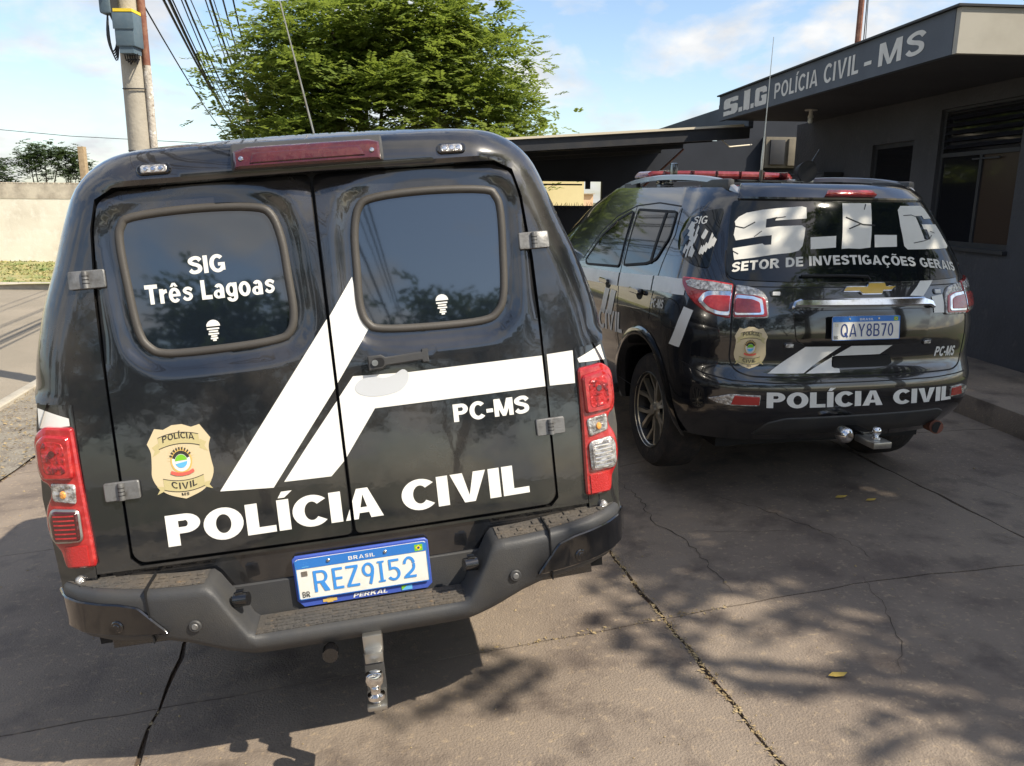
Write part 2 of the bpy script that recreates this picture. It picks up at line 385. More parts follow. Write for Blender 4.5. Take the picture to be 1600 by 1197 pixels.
def glyph(c, t=.26, h=.20):
    acc = None
    if c in 'ÍÇÕÊêÓ': 
        base = {'Í': 'I', 'Ç': 'C', 'Õ': 'O', 'Ê': 'E', 'ê': 'e', 'Ó': 'O'}[c]; g, w = glyph(base, t, h)
        if c in 'ÍÓ': g = g+[[(w/2-.10, 1.06), (w/2+.06, 1.06), (w/2+.26, 1.26), (w/2+.0, 1.26)]]
        if c == 'Ç': g = g+[rc(w/2-.03, -.12, w/2+.08, .02)]+path([(w/2-.02, -.12), (w/2+.10, -.14), (w/2+.12, -.21), (w/2+.02, -.26), (w/2-.12, -.25)], .07)
        if c == 'Õ': g = g+path([(w/2-.25, 1.10), (w/2-.15, 1.20), (w/2, 1.16), (w/2+.15, 1.12), (w/2+.25, 1.22)], .09)
        if c == 'ê': g = g+[[(w/2-.24, .80), (w/2-.07, .80), (w/2, .88), (w/2, 1.0), (w/2-.09, 1.0)], [(w/2+.24, .80), (w/2+.07, .80), (w/2, .88), (w/2, 1.0), (w/2+.09, 1.0)]]
        return g, w
    if c == ' ': return [], .36
    if c == 'I': return [rc(0, 0, t, 1)], t
    if c == 'L': return [rc(0, 0, t, 1), rc(t, 0, .40+t, h)], .40+t
    if c == 'T': return [rc(.26, 0, .26+t, 1-h), rc(0, 1-h, .52+t, 1)], .52+t
    if c == 'E': return [rc(0, 0, t, 1), rc(t, 0, .44+t, h), rc(t, .5-h/2, .40+t, .5+h/2), rc(t, 1-h, .44+t, 1)], .44+t
    if c == 'P': return [rc(0, 0, t, 1), rc(t, 1-h, .44, 1), rc(t, .38, .44, .38+h*.95)]+arcq(.44, .69, .36, .31, -90, 90, t, h*.95), .80
    if c == 'R': return [rc(0, 0, t, 1), rc(t, 1-h, .46, 1), rc(t, .40, .46, .40+h*.95)]+arcq(.46, .70, .36, .30, -90, 90, t, h*.95)+[[(.34, .42), (.62, .42), (.90, 0), (.58, 0)]], .90
    if c == 'D': return [rc(0, 0, t, 1), rc(t, 1-h, .40, 1), rc(t, 0, .40, h)]+arcq(.40, .5, .46, .5, -90, 90, t, h), .86
    if c == 'B': return [rc(0, 0, t, 1), rc(t, 1-h, .46, 1), rc(t, 0, .46, h), rc(t, .5-h*.4, .46, .5+h*.4)]+arcq(.46, .73, .32, .27, -90, 90, t*.9, h*.9)+arcq(.46, .27, .37, .27, -90, 90, t, h*.95), .83
    if c == 'O': return arcq(.47, .5, .47, .52, 0, 360, t, h, 28), .94
    if c == 'Q': return arcq(.47, .5, .47, .52, 0, 360, t, h, 28)+[[(.45, .25), (.62, .36), (.98, .02), (.82, -.10)]], .96
    if c == 'C': return arcq(.47, .5, .47, .52, 42, 318, t, h, 24), .84
    if c == 'G': return arcq(.47, .5, .47, .52, 45, 330, t, h, 24)+[rc(.50, .36, .90, .36+h*.9), rc(.90-t*.85, .10, .90, .40)], .92
    if c == 'S': return path(spline([(.78-t*.2, .74), (.60, .88), (.38, .90), (.17, .80), (.15, .67), (.30, .57), (.52, .49), (.66, .38), (.65, .20), (.46, .10), (.24, .11), (.10, .24)], 4, False), t*.98, h), .80
    if c == 'A': return [[(0, 0), (t*1.08, 0), (.47+t*.14, 1), (.47-t*.48, 1)], [(.94-t*1.08, 0), (.94, 0), (.47+t*.48, 1), (.47-t*.14, 1)], rc(.24, .19, .70, .19+h*.85)], .94
    if c == 'V': return [[(0, 1), (t*1.1, 1), (.46+t*.14, 0), (.46-t*.48, 0)], [(.92-t*1.1, 1), (.92, 1), (.46+t*.48, 0), (.46-t*.14, 0)]], .92
    if c == 'Y': return [[(0, 1), (t*1.15, 1), (.45+t*.3, .42), (.45-t*.5, .42)], [(.90-t*1.15, 1), (.90, 1), (.45+t*.5, .42), (.45-t*.3, .42)], rc(.45-t/2, 0, .45+t/2, .50)], .90
    if c == 'M': return [rc(0, 0, t*.9, 1), rc(1.04-t*.9, 0, 1.04, 1), [(0, 1), (t*1.25, 1), (.52+t*.35, 0), (.52-t*.35, 0)], [(1.04-t*1.25, 1), (1.04, 1), (.52+t*.35, 0), (.52-t*.35, 0)]], 1.04
    if c == 'N': return [rc(0, 0, t*.95, 1), rc(.88-t*.95, 0, .88, 1), [(0, 1), (t*1.05, 1), (.88, 0), (.88-t*1.05, 0)]], .88
    if c == 'K': return [rc(0, 0, t, 1), [(t, .35), (t, .62), (.58, 1), (.90, 1)], [(.36, .50), (.60, .66), (.94, 0), (.62, 0)]], .94
    if c == 'Z': return [rc(0, 1-h, .72, 1), rc(0, 0, .74, h), [(0, h), (t*1.25, h), (.72, 1-h), (.72-t*1.25, 1-h)]], .74
    if c == '-': return [rc(0, .30, .36, .30+h)], .36
    if c == '.': return [rc(0, 0, t, t*.95)], t
    if c == 'r': return [rc(0, 0, t, .74)]+path([(t*.7, .50), (.30, .60), (.46, .62)], .2), .46
    if c == 'e': return arcq(.36, .37, .36, .39, 0, 320, t*.92, h*.8, 20)+[rc(.1, .30, .71, .30+h*.62)], .72
    if c == 'o': return arcq(.37, .37, .37, .39, 0, 360, t*.95, h*.85, 22), .74
    if c == 's': return path(spline([(.62, .56), (.46, .65), (.28, .65), (.16, .55), (.26, .45), (.46, .37), (.54, .24), (.40, .11), (.22, .11), (.08, .22)], 4, False), t*.8, h*.75), .64
    if c == 'a': return arcq(.30, .22, .30, .235, 0, 360, t*.85, h*.65, 18)+[rc(.66-t, 0, .66, .50)]+arcq(.36, .47, .30, .29, 0, 150, t*.95, h*.8, 10), .68
    if c == 'g': return arcq(.34, .39, .34, .36, 0, 360, t*.9, h*.8, 20)+[rc(.70-t, .0, .70, .74)]+arcq(.36, -.0, .34, .24, 180, 360, t*.95, h*.75, 10), .70
    if c == '9': return arcq(.36, .69, .36, .33, 0, 360, t, h, 20)+path(spline([(.72-t/2, .69), (.66-t/2, .40), (.42, .0)], 4, False), t), .72
    if c == '2': return arcq(.36, .66, .36, .36, 5, 175, t, h, 12)+path(spline([(.72-t/2, .66), (.60, .42), (.30, .20), (.12, .10)], 4, False), t*.95)+[rc(0, 0, .74, h)], .74
    if c == '5': return [rc(.06, 1-h, .68, 1), rc(.06, .50, .06+t*.85, 1)]+arcq(.32, .31, .40, .33, -150, 115, t, h, 16), .72
    if c == '8': return arcq(.36, .74, .33, .27, 0, 360, t*.95, h*.9, 18)+arcq(.36, .28, .37, .29, 0, 360, t, h, 18), .73
    if c == '7': return [rc(0, 1-h, .70, 1), [(.16, 0), (.16+t*1.1, 0), (.70, 1-h), (.70-t*1.15, 1-h)]], .70
    if c == '0': return arcq(.36, .5, .36, .52, 0, 360, t, h, 24), .72
    if c == '1': return [rc(.2, 0, .2+t, 1), rc(0, .7, .2, .86)], .5
    if c == 'i': return [rc(.12, 0, .12+t, 1), rc(0, 0, .24+t, h*.75), rc(0, 1-h*.75, .24+t, 1)], .24+t   # serifed plate I
    return [rc(0, 0, .6, 1)], .6
def text_polys(s, t=.26, h=.20, gap=.09, slant=0.):
    x = 0; o = []
    for c in s:
        g, w = glyph(c, t, h)
        for p in g: o.append([(x+a+slant*b, b) for a, b in p])
        x += w+gap
    return o, x-gap
def polys_mesh(name, polys, fn, material, parent, off=.0015, step=.05, cuts=(), kind=None, fill=0.):
    """union of overlapping polygons, lifted on to a surface"""
    pts = []; faces = []
    for p in polys:
        if area(p) < 0: p = p[::-1]
        p = resample(p, step); b = len(pts); pts.extend(p); faces.append(list(range(b, b+len(p))))
    bbs = [(min(a for a, b in p), max(a for a, b in p), min(b for a, b in p), max(b for a, b in p)) for p in polys]
    def hit(x, y): return any(b[0] <= x <= b[1] and b[2] <= y <= b[3] and inside(p, x, y) for p, b in zip(polys, bbs))
    if fill:
        gx = min(b[0] for b in bbs)+fill*.5
        while gx < max(b[1] for b in bbs):
            gy = min(b[2] for b in bbs)+fill*.37
            while gy < max(b[3] for b in bbs):
                if hit(gx, gy): pts.append((gx, gy))
                gy += fill
            gx += fill
    r = delaunay_2d_cdt([Vector(p) for p in pts], [], faces, 1, 1e-5)
    bm = bmesh.new(); V = [bm.verts.new((v.x, v.y, 0)) for v in r[0]]
    for f in r[2]:
        if not hit(sum(r[0][i].x for i in f)/len(f), sum(r[0][i].y for i in f)/len(f)): continue
        try: bm.faces.new([V[i] for i in f])
        except ValueError: pass
    for cx, hw in cuts:
        for q, keep in ((cx-hw, 0), (cx+hw, 0)):
            bmesh.ops.bisect_plane(bm, geom=list(bm.verts)+list(bm.edges)+list(bm.faces), plane_co=(q, 0, 0), plane_no=(1, 0, 0))
        bmesh.ops.delete(bm, geom=[f for f in bm.faces if cx-hw < f.calc_center_median().x < cx+hw], context='FACES')
    for v in list(bm.verts): 
        if not v.link_faces: bm.verts.remove(v)
    for v in bm.verts: v.co = Vector(fn(v.co.x, v.co.y, off))
    bm.normal_update()
    if len(bm.faces):
        f = max(bm.faces, key=lambda f: f.calc_area())
    o = obj_bm(name, bm, material, parent, 'keep')
    return o
def quadmap(polys, w, q, h=1.0):
    """q = 4 corners bl, br, tr, tl"""
    o = []
    for p in polys:
        l = []
        for a, b in p:
            s = a/w; t = b/h
            l.append(tuple((1-s)*(1-t)*q[0][i]+s*(1-t)*q[1][i]+s*t*q[2][i]+(1-s)*t*q[3][i] for i in (0, 1)))
        o.append(l)
    return o
def lettering(s, q, fn, material, parent, t=.26, h=.20, gap=.09, off=.0015, cuts=(), name='lettering', slant=0.):
    p, w = text_polys(s, t, h, gap, slant)
    return polys_mesh(name, quadmap(p, w, q), fn, material, parent, off, .05, cuts)
def rectq(x0, x1, y0, y1): return [(x0, y0), (x1, y0), (x1, y1), (x0, y1)]
SHIELD = [(.0, .78), (.14, .97), (.30, .955), (.44, 1.0), (.56, 1.0), (.70, .955), (.86, .97), (1.0, .78), (.955, .66), (.965, .50), (.99, .36), (.93, .20), (.75, .07), (.5, 0), (.25, .07), (.07, .20), (.01, .36), (.035, .50), (.045, .66)]
def badge(x0, x1, z0, z1, fn, parent, k_=1.):
    def f(a, b, o): return fn(x0+a*(x1-x0), z0+b*(z1-z0), o*k_)
    sh = []
    for i in range(len(SHIELD)): sh.append(SHIELD[i])
    top = [(0, .78), (.145, .975), (.28, .95), (.42, 1.0), (.58, 1.0), (.72, .95), (.855, .975), (1, .78)]
    side = spline([(1, .78), (.955, .66), (.97, .48), (.985, .34), (.92, .20), (.76, .08), (.5, 0)], 4, False)
    shp = top+side[1:]+[(1-a, b) for a, b in side[::-1]][1:-1]
    b = sheet('badge', shp, lambda a, c, o: f(a, c, o), 'tan', parent, step=.06, depth=.0, off=.0018)
    def rib(y, k, w):
        up = [(.5+w*s, y+k*(1-s*s*1.6)+.065) for s in [i/8-1 for i in range(17)]]; lo = [(a, c-.15) for a, c in up]
        return [[lo[i], lo[i+1], up[i+1], up[i]] for i in range(16)], up, lo
    r1, u1, l1 = rib(.80, .03, .32); polys_mesh('ribbon', r1, f, 'tan_dark', b, .0024, .1)
    r2, u2, l2 = rib(.215, -.03, .32); polys_mesh('ribbon', r2, f, 'tan_dark', b, .0024, .1)
    for sgn in (-1, 1):
        for yy, s2 in ((.80, 1), (.215, -1)):
            base = .5+sgn*.33
            polys_mesh('ribbon_tail', [[(base, yy-.02), (base+sgn*.10, yy-.07+.06*(s2 < 0)), (base+sgn*.06, yy-.12+.06*(s2 < 0)), (base+sgn*.11, yy-.20+.08*(s2 < 0)), (base-sgn*.02, yy-.14+.06*(s2 < 0))]], f, 'tan_dark', b, .0021, .1)
    lines = []
    for l in (u1, l1, u2, l2): lines += path(l, .009)
    polys_mesh('ribbon_outline', lines, f, 'char_dark', b, .0028, .1)
    p, w = text_polys('POLÍCIA', .2, .16, .14)
    q = []
    for pl in quadmap(p, w, rectq(-1, 1, 0, 1)): q.append([(.5+a*.25, .785+.03*(1-a*a*1.3)+c*.082-.0) for a, c in pl])
    polys_mesh('badge_lettering', q, f, 'char_dark', b, .0032, .05)
    p, w = text_polys('CIVIL', .2, .16, .18); q = []
    for pl in quadmap(p, w, rectq(-1, 1, 0, 1)): q.append([(.5+a*.20, .165-.03*(1-a*a*1.3)+c*.085) for a, c in pl])
    polys_mesh('badge_lettering', q, f, 'char_dark', b, .0032, .05)
    lettering('MS', rectq(.44, .56, .045, .085), f, 'char_dark', b, .2, .16, .2, .003, name='badge_lettering')
    ray_ = [[(.5+.13*math.cos(a), .53+.12*math.sin(a)), (.5+.13*math.cos(a+.05), .53+.12*math.sin(a+.05)), (.5+.23*math.cos(a+.025), .53+.22*math.sin(a+.025))] for a in [PI*(.0+i/15) for i in range(16)]]
    polys_mesh('crest_rays', ray_, f, 'gold', b, .0022, .1)
    polys_mesh('crest_ring', arcq(.5, .51, .17, .165, 0, 360, .03, .03, 24), f, 'gold', b, .0026, .1)
    polys_mesh('crest_ring_white', arcq(.5, .51, .145, .14, 160, 380, .05, .05, 18), f, 'unlit_white', b, .0030, .1)
    polys_mesh('crest_ring_dark', arcq(.5, .51, .145, .14, 20, 160, .05, .05, 12), f, 'char_dark', b, .0030, .1)
    polys_mesh('crest_battlement', [[(.5+.15*math.cos(a), .51+.15*math.sin(a)), (.5+.15*math.cos(a+.12), .51+.15*math.sin(a+.12)), (.5+.19*math.cos(a+.12), .51+.19*math.sin(a+.12)), (.5+.19*math.cos(a), .51+.19*math.sin(a))] for a in [R(30)+i*.26 for i in range(9)]], f, 'char_dark', b, .0034, .1)
    polys_mesh('crest_disc_white', arcq(.5, .51, .10, .095, 0, 360, .0999, .0949, 20), f, 'unlit_white', b, .0034, .1)
    polys_mesh('crest_green', [[(.5+.095*math.cos(a), .51+.09*math.sin(a)) for a in [R(8+i*14) for i in range(13)]]], f, 'green', b, .0040, .1)
    polys_mesh('crest_blue', [[(.5+.095*math.cos(a), .51+.09*math.sin(a)) for a in [R(200+i*13) for i in range(13)]]], f, 'skyblue', b, .0040, .1)
    polys_mesh('crest_banner', path([(.32, .375), (.40, .345), (.5, .335), (.60, .345), (.68, .375)], .045), f, 'red_print', b, .0044, .1)
    return b

# ------------------------------------------------------------------ lie of the land
def gz(x, y):
    a = 1.6-x; sp = (math.sqrt(a*a+.12)+a)/2
    z = .03-.084*sp-.0285*max(-3, min(8.5, y-2.25))*max(0, min(1, a/1.5))
    return max(z, -.75)
A0 = R(11.5); E1 = Vector((math.cos(A0), math.sin(A0), 0)); E2 = Vector((-math.sin(A0), math.cos(A0), 0)); J0 = Vector((.66, 3.13, 0))
def dv(a, b, h=0.):
    p = J0+E1*a+E2*b; return Vector((p.x, p.y, gz(p.x, p.y)+h))
def gridmesh(name, us, vs, fn, material, parent=None, kind=None):
    bm = bmesh.new(); V = [[bm.verts.new(fn(u, v)) for v in vs] for u in us]
    for i in range(len(us)-1):
        for j in range(len(vs)-1): bm.faces.new((V[i][j], V[i+1][j], V[i+1][j+1], V[i][j+1]))
    o = obj_bm(name, bm, material, parent, 'keep')
    if kind: o['kind'] = kind
    return o
def lin(a, b, n): return [a+(b-a)*i/n for i in range(n+1)]
gx_ = [-1500, -400, -120, -50, -25]+lin(-16, 16, 64)+[25, 60, 200, 1500]
gridmesh('ground', gx_, gx_, lambda x, y: Vector((x, y, gz(x, y)-.17)), 'land', None, 'structure')
road = gridmesh('road', lin(-5.52, -40, 46), lin(-30, 40, 70), lambda a, b: dv(a, b, -.13) if dv(a, b).y < 26 else Vector((dv(a, b).x, 26, -.88)), 'asphalt', None, 'structure')
verge = gridmesh('verge', lin(-4.13, -5.34, 10), lin(-20, 36, 150), lambda a, b: dv(a, b, -.01+.02*math.sin(a*7+b*3)*math.sin(b*5)), 'soil', None, 'structure')
bm = bmesh.new()
for a0, a1 in ((-5.34, -5.5),):
    st = lin(-20, 36, 112); rows = []
    for b in st: rows.append([bm.verts.new(dv(a, b, h)) for a, h in ((a0, -.1), (a0, .03), (a0-.012, .042), (a1+.03, .042), (a1, .02), (a1-.02, -.14))])
    for p, q in zip(rows, rows[1:]):
        for k in range(5): bm.faces.new((p[k], p[k+1], q[k+1], q[k]))
tag(obj_bm('kerb', bm, 'kerb', None, True), kind='structure')
bm = bmesh.new(); rows = []
for x in lin(-60, -4, 56):
    yy = 22.6+.25*math.sin(x*.35)+.02*(x+18); rows.append([bm.verts.new((x, yy+d, -.75+h)) for d, h in ((-.02, -.15), (0, .02), (.04, .05), (.32, .05), (.34, -.02))])
for p, q in zip(rows, rows[1:]):
    for k in range(4): bm.faces.new((p[k], q[k], q[k+1], p[k+1]))
tag(obj_bm('far_kerb', bm, 'kerb', None, True), kind='structure')
gridmesh('far_verge', lin(-60, -4, 56), lin(22.8, 34, 22), lambda x, y: Vector((x, y, -.74+.05*math.sin(x*1.3)*math.sin(y*1.7))), 'grass', None, 'structure')

# driveway: recessed joint bed, then one mesh per slab
drive = gridmesh('driveway', lin(-4.13, 6.3, 42), lin(-6.2, 20, 96), lambda a, b: dv(a, b, -.013), 'joint', None, 'structure')
SP = 2.05
rg = random.Random(3)
for i in range(-2, 3):
    for j in range(-3, 8):
        a0, b0 = i*SP, j*SP; n = 16; g = .0045
        jit = lambda k, s: .006*math.sin(k*17.3+s*5.1)+.004*math.sin(k*41.7+s*2.3)
        bm = bmesh.new(); V = {}
        for p in range(n+1):
            for q in range(n+1):
                u = a0+g+(SP-2*g)*p/n; v = b0+g+(SP-2*g)*q/n
                if p in (0, n): u += jit(v, i+(p > 0))+(.004 if p == 0 else -.004)*(1+math.sin(v*9+i))
                if q in (0, n): v += jit(u, 7+j+(q > 0))*.7
                V[p, q] = bm.verts.new(dv(u, v, rg.uniform(-.0012, .0012)))
        for p in range(n):
            for q in range(n): bm.faces.new((V[p, q], V[p+1, q], V[p+1, q+1], V[p, q+1]))
        rim = [e for e in bm.edges if len(e.link_faces) == 1]
        r = bmesh.ops.extrude_edge_only(bm, edges=rim)
        for v in r['geom']:
            if isinstance(v, bmesh.types.BMVert): v.co.z -= .03
        obj_bm('slab', bm, 'concrete', drive, 'keep')
# cracks running over the slabs
def crack(name, pts, w, seed, h=.0022):
    rr = random.Random(seed); p = [Vector((x, y, 0)) for x, y in pts]; fine = []
    for a, b in zip(p, p[1:]):
        k = max(2, int((b-a).length/.035))
        for i in range(k):
            d = (b-a).normalized(); fine.append(a+(b-a)*i/k+Vector((-d.y, d.x, 0))*rr.uniform(-.014, .014))
    fine.append(p[-1]); bm = bmesh.new(); prev = None
    for i, q in enumerate(fine):
        d = (fine[min(i+1, len(fine)-1)]-fine[max(i-1, 0)]).normalized(); nn = Vector((-d.y, d.x, 0)); ww = w*rr.uniform(.25, 1)*(.3+.7*math.sin(PI*(i+.5)/len(fine)))
        a, b = q+nn*ww, q-nn*ww; cur = (bm.verts.new((a.x, a.y, gz(a.x, a.y)+h)), bm.verts.new((b.x, b.y, gz(b.x, b.y)+h)))
        if prev: bm.faces.new((prev[0], prev[1], cur[1], cur[0]))
        prev = cur
    return obj_bm(name, bm, 'crack', drive)
crack('crack', [(.66, 5.1), (.78, 4.6), (.80, 4.2), (.92, 3.95), (1.0, 3.3)], .0035, 1)
crack('crack', [(.86, 4.05), (1.15, 3.98), (1.5, 3.9)], .002, 2)
crack('crack', [(1.75, 3.45), (1.70, 3.75), (1.40, 4.25), (1.15, 4.6)], .0026, 3)
crack('crack', [(1.62, 3.37), (1.55, 2.9), (1.42, 2.6)], .002, 4)
crack('crack', [(2.7, 4.9), (3.0, 4.3), (3.4, 3.9)], .0022, 5)
# dead grass and litter lying in the joints
bm = bmesh.new(); rr = random.Random(11)
def litter(p, s):
    a = rr.uniform(0, PI); d = Vector((math.cos(a), math.sin(a), rr.uniform(-.1, .3)))*s; n = Vector((-d.y, d.x, 0)).normalized()*s*rr.uniform(.06, .3)
    q = [p-n, p+d*.5-n*1.2+Vector((0, 0, s*.2)), p+d, p+d*.5+n]
    bm.faces.new([bm.verts.new(x) for x in q])
for k in range(900):
    b = rr.uniform(-2.4, 1.0); litter(dv(rr.gauss(0, .011), b, -.004+rr.uniform(0, .010)), rr.uniform(.006, .02))
for k in range(110):
    litter(dv(rr.uniform(-.8, .3), rr.gauss(0, .012), -.004+rr.uniform(0, .01)), rr.uniform(.008, .022))
for k in range(50):
    litter(dv(-2.05+rr.gauss(0, .01), rr.uniform(-1.5, 0), -.008+rr.uniform(0, .01)), rr.uniform(.008, .022))
tag(obj_bm('joint_litter', bm, 'straw'), kind='stuff')
bm = bmesh.new()
for k in range(4200):
    q = dv(rr.uniform(-5.34, -4.05), rr.uniform(0, 12), rr.uniform(0, .02)); litter(q, rr.uniform(.012, .05))
tag(obj_bm('dead_grass', bm, 'straw'), kind='stuff')
bm = bmesh.new()
for k in range(9000):
    x = rr.uniform(-30, -8); y = rr.uniform(23.1, 31.4); h = rr.uniform(.02, .08); a = rr.uniform(0, PI); c = Vector((x, y, -.74)); d = Vector((math.cos(a), math.sin(a), 0))*rr.uniform(.03, .09)
    bm.faces.new([bm.verts.new(c-d), bm.verts.new(c+d), bm.verts.new(c+d*.5+Vector((rr.uniform(-.05, .05), rr.uniform(-.05, .05), h)))])
tag(obj_bm('grass', bm, 'grass'), kind='stuff')
bm = bmesh.new()
for k in range(2600):
    a, b = rr.uniform(-4, 4.5), rr.uniform(-1.6, 5.5); q = dv(a, b, .0015); s_ = rr.uniform(.0015, .0045)*(1 if rr.random() < .93 else 2.2); an = rr.uniform(0, PI)
    d = Vector((math.cos(an), math.sin(an), 0))*s_; n_ = Vector((-d.y, d.x, 0))*rr.uniform(.4, 1)
    t_ = bm.verts.new(q+Vector((0, 0, s_*.8))); c_ = [bm.verts.new(q+w_) for w_ in (d, n_, -d, -n_)]
    for i in range(4): bm.faces.new((c_[i], c_[(i+1) % 4], t_))
tag(obj_bm('grit', bm, 'straw'), kind='stuff')
# fallen leaves one can pick out on the slabs
for (x, y, s, lab) in ((1.2, 2.62, .035, 'yellow fallen leaf alone on the sunlit slab right of the long joint'), (1.9, 4.35, .035, 'pale fallen leaf in the shade below the tow ball, left one of two'), (2.05, 4.3, .03, 'pale fallen leaf in the shade below the tow ball, right one of two')):
    bm = bmesh.new(); z = gz(x, y)+.006; ps = [(x-s, y, z), (x-s*.4, y-s*.35, z+.004), (x+s*.5, y-s*.3, z+.006), (x+s, y+s*.1, z+.012), (x+s*.4, y+s*.35, z+.004), (x-s*.5, y+s*.3, z+.008)]
    bm.faces.new([bm.verts.new(p) for p in ps]); ex = bmesh.ops.extrude_face_region(bm, geom=list(bm.faces))
    for v in ex['geom']:
        if isinstance(v, bmesh.types.BMVert): v.co.z += .0012
    tag(obj_bm('fallen_leaf', bm, 'leaf_yellow'), lab, 'leaf', 'fallen leaves on the driveway')

# ------------------------------------------------------------------ building (its own frame: n across, f along)
BA = R(4.9); BN = Vector((math.cos(BA), math.sin(BA), 0)); BF = Vector((-math.sin(BA), math.cos(BA), 0))
def bp(n, f, z): p = BN*n+BF*f; return Vector((p.x, p.y, z))
def bbox(name, n0, n1, f0, f1, z0, z1, material, parent=None, bev=0.):
    bm = bmesh.new(); box(bm, n0, n1, f0, f1, z0, z1, bev)
    for v in bm.verts: v.co = bp(*v.co)
    return obj_bm(name, bm, material, parent, True if bev else None)
police = empty('police_station', bp(5.2, 9, 0)); tag(police, 'low dark grey police station with lettered eaves band behind the second vehicle', 'building')
PINV = Matrix.Translation(-bp(5.2, 9, 0))
def bpart(name, *a, parent=None, **k):
    o = bbox(name, *a, **k)
    if parent is None: o.parent = police; o.matrix_parent_inverse = PINV
    else: o.parent = parent
    return o
# front wall (faces the driveway) with two window openings
W0, W1, WZ0, WZ1 = 7.10, 8.36, 1.26, 2.64
D0, D1, DZ0, DZ1 = 8.82, 9.69, 1.40, 2.37
wall = bpart('wall', 5.2, 5.4, 6.1, W0, 0, 2.80, 'wall_dark')
for a in ((5.2, 5.4, W0, W1, 0, WZ0), (5.2, 5.4, W0, W1, WZ1, 2.80), (5.2, 5.4, W1, D0, 0, 2.80), (5.2, 5.4, D0, D1, 0, DZ0), (5.2, 5.4, D0, D1, DZ1, 2.80), (5.2, 5.4, D1, 11.9, 0, 2.80)):
    bm = bmesh.new(); box(bm, *a)
    for v in bm.verts: v.co = bp(*v.co)
    t = bmesh.new(); t.from_mesh(wall.data)
    for v in bm.verts: v.index = -1
    mp = {v: t.verts.new(v.co) for v in bm.verts}
    for f in bm.faces: t.faces.new([mp[v] for v in f.verts])
    t.to_mesh(wall.data); t.free(); bm.free()
bpart('end_wall', 5.4, 13, 6.1, 6.3, 0, 2.80, 'wall_dark')
bpart('far_end_wall', 5.4, 9.5, 11.7, 11.9, 0, 2.80, 'wall_dark')
bpart('soffit', 3.92, 13, 6.2, 11.44, 2.803, 2.86, 'wall_dark')
band = bpart('eaves_band', 3.86, 3.92, 6.18, 11.46, 2.79, 3.115, 'fascia')
bpart('eaves_band_end', 3.865, 13, 6.12, 6.178, 2.79, 3.115, 'fascia_cream')
bpart('roof_capping', 3.83, 13, 6.10, 11.5, 3.118, 3.135, 'dark_metal')
bpart('far_parapet', 4.35, 4.42, 11.6, 17.5, 2.72, 3.12, 'fascia')
bpart('floor_slab', 5.42, 13, 6.3, 11.7, .1, .2, 'wall_dark')
bpart('back_wall', 9.4, 9.5, 6.3, 11.7, 0, 2.8, 'wall_dark')
# lettering on the eaves band: f runs away from the viewer, letters read near-to-far reversed (left = far)
def fband(a, b, o): return tuple(bp(3.86-o, 11.46-a, b))
lettering('POLÍCIA', rectq(1.93, 3.04, 2.862, 3.03), fband, 'letter', band, .22, .17, .16, .004, name='eaves_lettering')
lettering('CIVIL', rectq(3.17, 3.87, 2.862, 3.04), fband, 'letter', band, .22, .17, .16, .004, name='eaves_lettering')
lettering('-', rectq(3.97, 4.10, 2.84, 3.06), fband, 'letter', band, .22, .15, .16, .004, name='eaves_lettering')
lettering('MS', rectq(4.22, 4.92, 2.862, 3.052), fband, 'letter', band, .22, .17, .16, .004, name='eaves_lettering')
SIG_S = [(0, .86), (.04, .93), (.14, 1), (.86, 1), (1, .96), (1, .74), (.62, .74), (.60, .80), (.46, .76), (.46, .62), (.86, .60), (1, .52), (1, .16), (.92, .06), (.80, 0), (0, 0), (0, .26), (.42, .26), (.44, .22), (.56, .22), (.56, .40), (.10, .38), (0, .46)]
SIG_I = [(0, 1), (.3, .98), (1, 1), (1, 0), (.7, -.03), (.4, .02), (0, 0)]
SIG_G = [(0, .90), (.10, 1), (.82, 1), (.98, .88), (1, .66), (.66, .66), (.62, .74), (.40, .76), (.38, .26), (.62, .24), (.62, .36), (.54, .44), (.54, .54), (1, .54), (1, .08), (.92, 0), (.12, 0), (0, .10)]
def logo(x0, x1, z0, z1, fn, parent, m, off, name='logo_lettering'):
    W = x1-x0; H = z1-z0; out = []
    def put(poly, a, b, c=0., d=1.): out.append([(x0+W*(a+(b-a)*u), z0+H*(c+(d-c)*v)) for u, v in poly])
    put(SIG_S, 0, .36); put(rc(0, 0, 1, 1), .385, .475, 0, .26); put(SIG_I, .50, .64, 0, 1.12); put(rc(0, 0, 1, 1), .665, .735, 0, .26); put(SIG_G, .755, 1)
    return polys_mesh(name, out, fn, m, parent, off, .2)
logo(.20, 1.70, 2.835, 3.05, fband, band, 'letter', .004, 'eaves_lettering')
# big window: frame, louvres above, two sliding panes below, bars
win = bpart('window', 5.235, 5.275, W0, W0+.04, WZ0, WZ1, 'dark_metal')
def wp_(name, *a, parent=win, **k):
    o = bbox(name, *a, **k); o.parent = parent; return o
for a in ((5.235, 5.275, W1-.05, W1, WZ0, WZ1), (5.235, 5.275, W0+.04, W1-.05, WZ0, WZ0+.05), (5.235, 5.275, W0+.04, W1-.05, WZ1-.05, WZ1), (5.225, 5.285, W0+.04, W1-.05, 2.155, 2.195), (5.232, 5.27, 7.66, 7.70, WZ0+.05, 2.155)): wp_('frame_bar', *a, 'dark_metal')
wp_('sill', 5.15, 5.235, W0-.02, W1+.02, WZ0-.035, WZ0-.003, 'dark_metal')
wp_('pane', 5.25, 5.256, W0+.04, 7.66, WZ0+.05, 2.155, 'pane_brown'); wp_('pane', 5.25, 5.256, 7.70, W1-.05, WZ0+.05, 2.155, 'pane')
